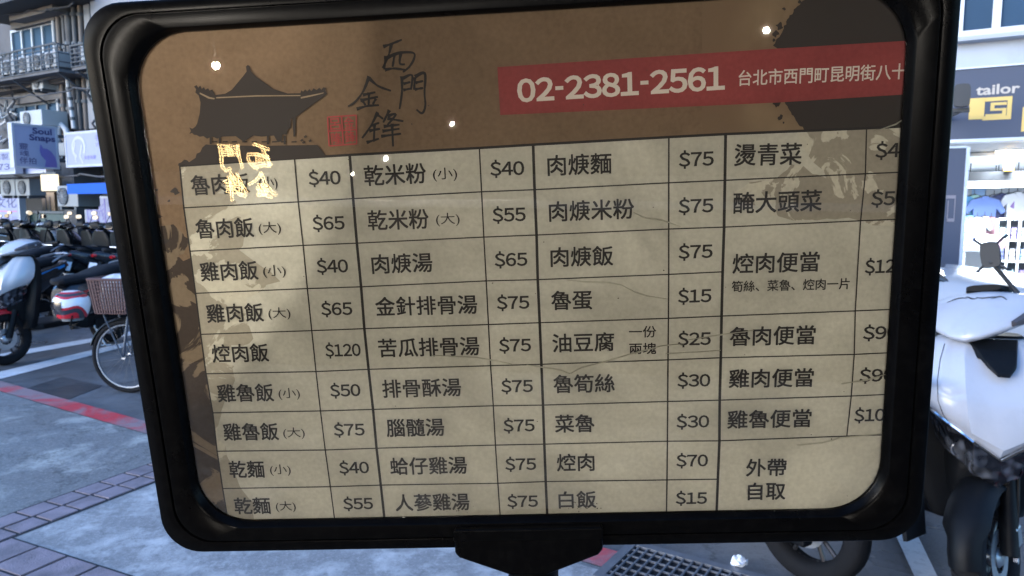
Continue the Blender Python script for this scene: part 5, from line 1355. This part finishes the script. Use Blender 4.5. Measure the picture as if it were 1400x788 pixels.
# lettering: (text, left px, left centre y, right px, right centre y, height in rows)
def letters(mb, items, w=-.058, bold=.012, hdef=.445):
    base_w = w
    for it in items:
        s, xl, yl, xr, yr = it[:5]; h = it[5] if len(it) > 5 else hdef; bd = it[6] if len(it) > 6 else bold
        cjk = any(ord(c) > 255 for c in s)
        vs, fs, asp = text_geo(s, 0.0 if cjk else bd)
        a = Vector(up(xl, yl, w)); b = Vector(up(xr, yr, w)); d = b - a; n = Vector((-d.y, d.x)).normalized(); e = d.normalized()
        k = bd * .55 if cjk else 0
        for q, (sx, sy) in enumerate(((1, 1), (-1, 1), (-1, -1), (1, -1)) if k > .001 else ((0, 0),)):
            wq = base_w + q * .0012
            mb.add([tuple(a + d * x + n * h * (y - .5) + e * (sx * k) + n * (sy * k)) + (wq,) for x, y in vs], fs)
N = [('魯肉飯', 261.5, 254, 340, 250), ('魯肉飯', 268, 313.5, 346, 310.8), ('雞肉飯', 274, 372, 352, 369.4), ('雞肉飯', 282.5, 429, 359.6, 427), ('焢肉飯', 290, 483.8, 366.8, 482), ('雞魯飯', 297.4, 538, 373.6, 536.7), ('雞魯飯', 305.5, 591, 380.3, 590), ('乾麵', 313.5, 642, 361, 641.7), ('乾麵', 320.6, 692, 369.3, 691.5),
 ('乾米粉', 498, 240.8, 582, 236.7), ('乾米粉', 503, 301.7, 585.7, 299.2), ('肉焿湯', 508.4, 361.7, 590.7, 358.7), ('金針排骨湯', 513.5, 419.6, 652, 416), ('苦瓜排骨湯', 517.6, 476.4, 655, 473), ('排骨酥湯', 523, 532, 630, 529.3), ('腦髓湯', 528.6, 585.6, 607, 584), ('蛤仔雞湯', 533.5, 638, 638, 636), ('人蔘雞湯', 540.6, 687.8, 641.5, 686),
 ('肉焿麵', 748.8, 226.8, 835.7, 223.2), ('肉焿米粉', 750.9, 289.8, 866.6, 285.3), ('肉焿飯', 753, 352, 838, 349.6), ('魯蛋', 754, 411.5, 809.3, 410), ('油豆腐', 755.5, 469.6, 839.4, 467.2), ('一份', 860, 454, 897, 453.6, .27, .004), ('兩塊', 860.5, 477, 897, 476.4, .265, .006), ('魯筍絲', 757, 525.4, 840, 523.8), ('菜魯', 759, 579.7, 812.4, 578.7), ('焢肉', 761.6, 633, 812.4, 632), ('白飯', 764, 683.9, 814.8, 682.8),
 ('燙青菜', 1004.5, 212.4, 1096, 210.4, .46), ('醃大頭菜', 1003, 278, 1123.3, 274, .46), ('焢肉便當', 1002, 361, 1120, 357.7), ('筍絲、菜魯、焢肉一片', 1000.5, 392, 1161.5, 387.8, .255, .004), ('魯肉便當', 998, 460.5, 1114.6, 457.8), ('雞肉便當', 996.8, 518, 1112, 516.3), ('雞魯便當', 994.8, 574, 1109, 571.7), ('外帶', 1020.4, 639.8, 1075, 639), ('自取', 1022.8, 672.3, 1073.6, 671.3)]
PAR = [('(小)', 354, 251.5, 379, 250.4), ('(大)', 353.5, 312.8, 384, 312), ('(小)', 359.6, 371.8, 390.5, 371), ('(大)', 366.8, 429.3, 397, 428.6), ('(小)', 380.7, 539, 410, 538.5), ('(大)', 387, 592.8, 416.6, 592.2), ('(小)', 369, 643.2, 397.4, 642.8), ('(大)', 377, 693.2, 404.3, 692.8),
 ('(小)', 591.8, 239.2, 625, 238.2), ('(大)', 596, 300.8, 628.4, 299.8)]
P = [('$40', 421.5, 244.4, 465.5, 242.8), ('$65', 427, 306, 471, 304.6), ('$40', 432.7, 364.8, 475.8, 363.6), ('$65', 438.8, 423, 481.5, 422), ('$120', 444.5, 479.6, 493, 478.4), ('$50', 451, 534.6, 492.7, 533.4), ('$75', 456, 588.3, 498.4, 587.4), ('$40', 463.4, 640.2, 504.4, 639.2), ('$55', 469, 689.3, 509.9, 688.5),
 ('$40', 670, 231.4, 716.7, 229.8), ('$55', 673, 294.5, 718.7, 293), ('$65', 676, 355.8, 721, 354.4), ('$75', 679, 414.5, 723.7, 413.3), ('$75', 682, 472.8, 726, 471.8), ('$75', 685, 528.6, 728.6, 527.8), ('$75', 688, 582.5, 731, 581.6), ('$75', 690.5, 635.2, 733, 634.6), ('$75', 693.3, 686, 735.5, 685.3),
 ('$75', 928, 218.8, 976, 216.6), ('$75', 927.5, 282.6, 975.4, 280.8), ('$75', 927.5, 345.2, 974.4, 343.4), ('$15', 926.7, 405.6, 972.8, 404.2), ('$25', 926.7, 464, 972, 463), ('$30', 926, 520.8, 971.2, 520), ('$30', 924.7, 577, 969.7, 576.2), ('$70', 924.5, 630.3, 968, 629.6), ('$15', 923.7, 681.7, 966.7, 681.1),
 ('$40', 1197, 206.4, 1247, 204.6), ('$50', 1191.3, 272, 1240.5, 270.4), ('$120', 1182.6, 365.2, 1238.5, 363.2), ('$90', 1180, 455.7, 1229, 454.4), ('$90', 1175, 514, 1224, 512.6), ('$100', 1168, 568.4, 1224.5, 567)]
mb = MB(); letters(mb, N); letters(mb, PAR, bold=.0, hdef=.30); letters(mb, P, hdef=.40, bold=.021)
put('menu_lettering', mb, M_inkp, SH, fix=False)
mb = MB(); letters(mb, [('02-2381-2561', 707, 124.6, 991, 106.6, .50, .03), ('台北市西門町昆明街八十九號', 1010, 107.2, 1282, 95.5, .32, .006)])
put('banner_lettering', mb, M_whitep, SH, fix=False)
# temple gate print, brush title and seal, traced in a (zx,zy) sketch space
def zp(p): return (180 + p[0] / 2.815, 20 + p[1] / 2.815)
mb = MB()
roof = [(440, 200), (447, 194), (454, 199), (460, 220), (480, 240), (520, 268), (548, 288), (600, 304), (650, 303), (652, 292), (660, 297), (668, 289), (676, 296), (684, 287), (692, 295), (700, 284), (712, 291), (722, 282), (730, 290), (738, 280), (748, 283), (745, 293), (752, 305), (735, 320), (700, 345), (660, 375), (632, 395), (630, 470), (622, 470), (618, 400), (612, 402), (612, 438), (606, 438), (600, 445), (598, 462), (580, 462), (577, 488), (562, 492), (548, 466), (500, 470), (470, 466), (430, 490), (400, 468), (350, 470), (330, 478), (310, 470), (290, 478), (276, 468), (262, 471), (250, 464), (240, 463), (232, 456), (222, 460), (228, 448), (222, 435), (234, 440), (245, 432), (252, 420), (262, 380), (265, 340), (258, 312), (245, 300), (248, 288), (240, 277), (250, 272), (256, 282), (264, 274), (270, 286), (278, 280), (284, 290), (294, 284), (300, 293), (310, 289), (322, 310), (360, 305), (385, 290), (410, 260), (430, 236), (442, 220)]
pxpoly(mb, [zp(p) for p in roof], -.06)
pxpoly(mb, [zp(p) for p in [(300, 502), (480, 506), (715, 502), (752, 548), (640, 556), (440, 564), (300, 574), (200, 582), (225, 566), (246, 552), (250, 536), (264, 530), (272, 512), (286, 500)]], -.06)
for x in (310, 350, 385, 425, 462, 500, 540, 575, 615): pxpoly(mb, [zp(p) for p in [(x, 488), (x + 20, 487), (x + 20, 492), (x, 493)]], -.06)
for x, y in ((648, 484), (662, 470), (680, 486), (655, 492)): pxpoly(mb, [zp(p) for p in [(x, y), (x + 9, y - 6), (x + 13, y + 2), (x + 4, y + 6)]], -.06)
for x in (300, 335, 520, 585): pxpoly(mb, [zp(p) for p in [(x, 466), (x + 8, 466), (x + 8, 500), (x, 500)]], -.0605)
tri(put('temple_print', mb, M_inkwash, SH, fix=False))
mb = MB()
pxpoly(mb, [zp(p) for p in [(325, 318), (480, 311), (650, 310), (650, 314), (480, 316), (325, 323)]], -.055)
pxpoly(mb, [zp(p) for p in [(650, 318), (690, 310), (740, 300), (738, 304), (690, 316), (652, 324)]], -.055)
pxpoly(mb, [zp(p) for p in [(262, 300), (300, 318), (320, 322), (318, 327), (296, 324), (262, 306)]], -.055)
tri(put('roof_line_print', mb, M_halo, SH, fix=False))
mb = MB()
def brush(pts, w0=11, w1=5, seed=0):
    P_ = [Vector(up(*zp(p), -.058)) for p in pts]; q = random.Random(seed + len(pts) + int(pts[0][0]))
    # smooth
    S_ = []
    n = len(P_)
    for i in range(n - 1):
        p0, p1, p2, p3 = P_[max(i - 1, 0)], P_[i], P_[i + 1], P_[min(i + 2, n - 1)]
        for k in range(6):
            t = k / 6; S_.append(.5 * ((2 * p1) + (p2 - p0) * t + (2 * p0 - 5 * p1 + 4 * p2 - p3) * t * t + (3 * p1 - p0 - 3 * p2 + p3) * t ** 3))
    S_.append(P_[-1]); m_ = len(S_)
    L_, R_ = [], []
    for i, p in enumerate(S_):
        d = (S_[min(i + 1, m_ - 1)] - S_[max(i - 1, 0)]).normalized(); nn = Vector((-d.y, d.x)); f = i / (m_ - 1)
        wd = (w0 + (w1 - w0) * f) * (.62 + .38 * abs(math.cos(PI * f * 1.2))) / 2.815 / 60 / 2
        wd *= q.uniform(.9, 1.1)
        L_.append(p + nn * wd); R_.append(p - nn * wd)
    o = len(mb.v); z = -.058
    mb.add([tuple(v) + (z,) for v in L_ + R_], [(i + 1, i, m_ + i, m_ + i + 1) for i in range(m_ - 1)])
STROKES = [[(968, 124), (1000, 113), (1040, 97)], [(1000, 112), (988, 160), (966, 206)], [(978, 160), (972, 212)], [(980, 168), (1030, 148), (1084, 148), (1086, 172), (1068, 202), (1044, 222)], [(1012, 152), (1004, 202)], [(1036, 148), (1032, 188), (1052, 192)], [(975, 213), (1010, 208), (1056, 214)],
           [(1040, 238), (1040, 300), (1031, 364)], [(1044, 246), (1079, 234), (1075, 290)], [(1046, 267), (1073, 260)], [(1045, 291), (1075, 285)], [(1090, 240), (1128, 227), (1127, 300), (1130, 352), (1118, 380), (1096, 366)], [(1090, 242), (1087, 290)], [(1092, 263), (1122, 256)], [(1090, 288), (1122, 283)],
           [(914, 238), (892, 294), (862, 334), (833, 354)], [(916, 248), (950, 276), (998, 294)], [(890, 310), (938, 299)], [(880, 331), (948, 317)], [(913, 300), (912, 352)], [(890, 334), (900, 350)], [(940, 324), (928, 346)], [(866, 364), (905, 353), (952, 349)],
           [(947, 376), (920, 430), (887, 476)], [(946, 386), (968, 402)], [(922, 427), (953, 417)], [(914, 448), (956, 440)], [(935, 420), (932, 490)], [(904, 493), (952, 478)], [(992, 368), (968, 416)], [(985, 391), (1017, 384), (984, 426)], [(984, 400), (1046, 411)], [(970, 431), (1031, 424)], [(965, 449), (1031, 440)], [(960, 469), (1037, 459)], [(1002, 420), (1006, 508)]]
for st in STROKES: brush(st, 13, 6.5)
put('brush_title', mb, M_inkp, SH, fix=False)
mb = MB()
def zl(a, b, wd): 
    A, C = zp(a), zp(b); rule([A, C], wd, -.06)
for a, b in (((755, 395), (862, 388)), ((864, 388), (866, 497)), ((866, 498), (762, 506)), ((760, 505), (754, 396)), ((808, 392), (814, 502)), ((757, 450), (864, 443))): zl(a, b, .03)
for ch, (x, y) in zip('呂隆金鋒', ((783, 422), (788, 477), (836, 417), (840, 471))):
    l_, r_ = zp((x - 20, y + 1.5)), zp((x + 20, y - 1.5)); letters(mb, [(ch, l_[0], l_[1], r_[0], r_[1], .24, .004)], -.0595)
put('seal_print', mb, M_seal, SH, fix=False)
# creases in the sheet: fine raised folds
mb = MB()
def crease(pts, wd=.035, hgt=.03):
    P_ = [Vector(up(px, py, -.055)) for px, py in pts]
    for i, (a, b) in enumerate(zip(P_, P_[1:])):
        d = (b - a).normalized(); n_ = Vector((-d.y, d.x)) * wd / 2
        e0 = 0.25 if i == 0 else 1; e1 = .25 if i == len(P_) - 2 else 1
        mb.add([tuple(a - n_ * e0) + (-.057,), tuple(b - n_ * e1) + (-.057,), tuple(b) + (-.057 + hgt,), tuple(a) + (-.057 + hgt,), tuple(a + n_ * e0) + (-.057,), tuple(b + n_ * e1) + (-.057,)], [(0, 1, 2, 3), (3, 2, 5, 4)])
for pts in ([(775, 383), (800, 386), (830, 386.5), (850, 390), (867, 399), (885, 405), (912, 409)], [(780, 511), (795, 503), (830, 494), (860, 485), (905, 473), (935, 470)], [(720, 499), (745, 503), (765, 506), (779, 511)], [(590, 486), (650, 489), (680, 494), (700, 498)], [(865, 290), (882, 298), (905, 301), (930, 310)], [(940, 465), (985, 458), (1030, 452)], [(910, 483.5), (950, 482), (985, 479)], [(1090, 609), (1125, 606), (1150, 599), (1205, 593)], [(1150, 525), (1185, 520), (1210, 512)], [(1195, 180), (1225, 170), (1240, 160)]): crease(pts)
put('crease', mb, M_panel, SH, fix=False)
mb = MB(); rr = random.Random(17)
def speck(px, py, r, w=-.0495):
    pxpoly(mb, [(px + r * rr.uniform(.5, 1.4) * math.cos(a), py + r * rr.uniform(.4, 1.2) * math.sin(a)) for a in [2 * PI * k / 7 for k in range(7)]], w)
for k in range(46): speck(rr.uniform(300, 1200), rr.uniform(60, 690), rr.choice((.5, .7, .8, 1.1)))
for k in range(26): speck(800 + rr.gauss(0, 10), 693 + rr.gauss(0, 3.5), rr.uniform(.4, 1.2), -.0494)
for k in range(26): speck(614 + rr.gauss(0, 11), 694 + rr.gauss(0, 3.5), rr.uniform(.4, 1.2), -.0493)
tri(put('grease_specks', mb, mat('grease_speck', (.07, .055, .045), .7), SH, fix=False))
# clear cover
M_cover = glass_mat('clear_cover', rough=.006, wav=.02, wscale=14, wdist=.004, ior=1.9)
put('clear_cover', quadgrid(-8.3, 8.8, -5.1, 7.0, 0.0, 2, 2), M_cover, fix=False)
# bracket, post, foot
bk = [(620.7, 726), (824, 722.5), (824.5, 752), (818, 760), (748, 787), (699, 788), (628, 764), (622, 758)]
front = [up(px, py, .45) for px, py in bk]
mb = MB(); mb.loft([[(u, v, -1.1) for u, v in front], [(u, v, .40) for u, v in front], [(u * .995, v - .01 if i < 2 else v + .02, .45) for i, (u, v) in enumerate(front)]])
put('bracket', mb, M_frame, bevel=.0015)
lip = [up(px, py, .5) for px, py in ((620, 726.5), (824.5, 723), (824.5, 737), (620, 741))]
put('bracket_lip', MB().loft([[(u, v, .452) for u, v in lip], [(u, v, .50) for u, v in lip]]), M_frame, bevel=.0008)
pt = B(.2, -6.2, -.3) - FOOT
mb = MB(); mb.tube([(0, 0, .02), (0, 0, pt.z)], .016, 20); mesh_obj('post', mb, M_frame, MS, smooth=True)
mb = MB(); mb.lathe([(.001, .03), (.03, .03), (.05, .018), (.17, .012), (.175, .0), (.001, 0)], (0, 0, 0), 'z', 40); mesh_obj('base', mb, M_blackp, MS, smooth=True)

# ================================================================== THE STALL BEHIND THE VIEWER (seen in the clear cover)
def reflect(px, py, dist):
    u, v = up(px, py, 0); p = B(u, v, 0); d = (p - CAM).normalized(); r = d - BN * (2 * d.dot(BN)); return p + r * dist
M_stall = mat('dark_stall_wall', (.045, .035, .028), .7, var=.3, scale=2)
M_skyblock = mat('sky_blocker_brown', (.10, .09, .08), .8, var=.2)
ST = thing('food_stall', 'dim food stall mirrored in the menu cover, with an added sky-blocking roof', 'food stall', (0, -3.6, 0))
mb = MB(); mb.box(-4, 4, -.2, 0, 0.006, 2.7); mesh_obj('wall', mb, M_stall, ST)
mb = MB(); mb.box(-4, 4, -.2, 2.9, 2.705, 2.8); mesh_obj('sky_blocker', mb, M_skyblock, ST)  # unseen roof added to keep sky light off the menu
mb = MB(); mb.box(-3, 1.6, .35, 1.0, .006, .86); mesh_obj('counter', mb, M_stall, ST, bevel=.01)
mb = MB(); mb.box(-3.03, 1.63, .32, 1.03, .861, .9); mesh_obj('counter_top', mb, M_steel, ST, bevel=.005)
M_neon = emit_mat('warm_neon', (1.0, .66, .28), 7.0)
# neon sign: outline tubes of four characters, facing the menu board
q00, q10, q01 = reflect(303, 272, 2.2), reflect(372, 272, 2.2), reflect(303, 194, 2.2)
ctr = reflect(338, 234, 2.2); Wn = (q10 - q00).length; Hn = (q01 - q00).length
nrm = (B(*up(338, 234, 0), 0) - ctr); nrm.z = 0; nrm.normalize()
NS = thing('neon_sign', 'warm outlined neon sign of four characters, mirrored in the menu cover', 'neon sign', (ctr.x, ctr.y, ctr.z - Hn / 2), math.atan2(nrm.y, nrm.x) + PI / 2)
mb = MB()
for z in (-.02, .49, 1.0): mb.box(-Wn * .52, Wn * .52, .02, .026, Hn * z, Hn * z + .006)
for x in (-.02, ): mb.box(Wn * x, Wn * x + .006, .0265, .032, -Hn * .03, Hn * 1.02)
mesh_obj('backing_frame', mb, M_blk, NS)
NEON = {'西': (0, 7, (960, 1092, 95, 224)), '門': (7, 15, (1028, 1132, 225, 382)), '金': (15, 23, (832, 1000, 236, 366)), '鋒': (23, 36, (885, 1048, 366, 510))}
cell = [('西', -.48, -.04, .54, .98), ('門', .06, .46, .52, 1.0), ('金', -.5, -.02, 0.0, .47), ('鋒', .04, .46, .0, .5)]
for ch, x0_, x1_, z0_, z1_ in cell:
    i0, i1, (a0_, a1_, b0_, b1_) = NEON[ch]; mb = MB()
    for st in STROKES[i0:i1]:
        P_ = [(Wn * (x0_ + (x1_ - x0_) * (px - a0_) / (a1_ - a0_)), -.012, Hn * (z1_ - (z1_ - z0_) * (py - b0_) / (b1_ - b0_))) for px, py in st]
        L1, L2 = [], []      # each stroke is bent as a slim closed loop of tube
        for i, p in enumerate(P_):
            q0, q1 = Vector(P_[max(i - 1, 0)]), Vector(P_[min(i + 1, len(P_) - 1)]); d = (q1 - q0).normalized(); nn = Vector((-d.z, 0, d.x)) * Wn * .022
            L1.append(Vector(p) + nn - (d * Wn * .02 if i == 0 else -d * Wn * .02 if i == len(P_) - 1 else d * 0)); L2.append(Vector(p) - nn - (d * Wn * .02 if i == 0 else -d * Wn * .02 if i == len(P_) - 1 else d * 0))
        lp = L1 + L2[::-1]; mb.tube([tuple(v) for v in lp + lp[:1]], Wn * .0068, 5)
    mesh_obj('neon_tube', mb, M_neon, NS)
mb = MB(); mb.tube([(0, .028, -Hn * .06), (0, .05, -Hn * .06), (0, .05, .9 - (ctr.z - Hn / 2) if False else -(ctr.z - Hn / 2) + .9)], .008, 6)
mesh_obj('sign_rod', mb, M_rail, NS)
# hanging bulbs and the lights that light the menu
M_bulb = emit_mat('warm_bulb', (1.0, .74, .40), 22.0)
M_flex = mat('black_flex', (.002, .002, .002), .9)
def bulb(px, py, dist, r, watt, label):
    p = reflect(px, py, dist)
    th = thing('hanging_bulb', label, 'light bulb', (p.x, p.y, p.z), 0, 'warm bulbs of the food stall')
    mb = MB(); mb.sphere((0, 0, 0), r, n=14, m=9); mesh_obj('bulb', mb, M_bulb, th, smooth=True)
    mb = MB(); mb.tube([(0, 0, r * .98), (0, 0, 2.704 - p.z)], .0014, 6); mesh_obj('flex', mb, M_flex, th)
    l = bpy.data.lights.new('bulb_light', 'POINT'); l.energy = watt * 3.8; l.color = (1.0, .92, .81); l.shadow_soft_size = r * 1.15
    lo = bpy.data.objects.new('bulb_light', l); COL.objects.link(lo); lo.parent = th; lo.location = (0, 0, 0)
bulb(296, 90, .52, .0032, 1.55, 'warm bulb mirrored above the temple roof')
bulb(618, 170, 2.6, .005, 4.5, 'small warm bulb mirrored right of the brush title')
bulb(527, 216, 2.8, .0058, 6.5, 'warm bulb mirrored on the first dry noodle row')
bulb(1048, 42, 1.7, .0052, 6.0, 'warm bulb mirrored in the tan patch beside the ink circle')
bulb(482, 238, 3.0, .005, 1, 'tiny warm bulb mirrored on the thick rule left of the noodle row')
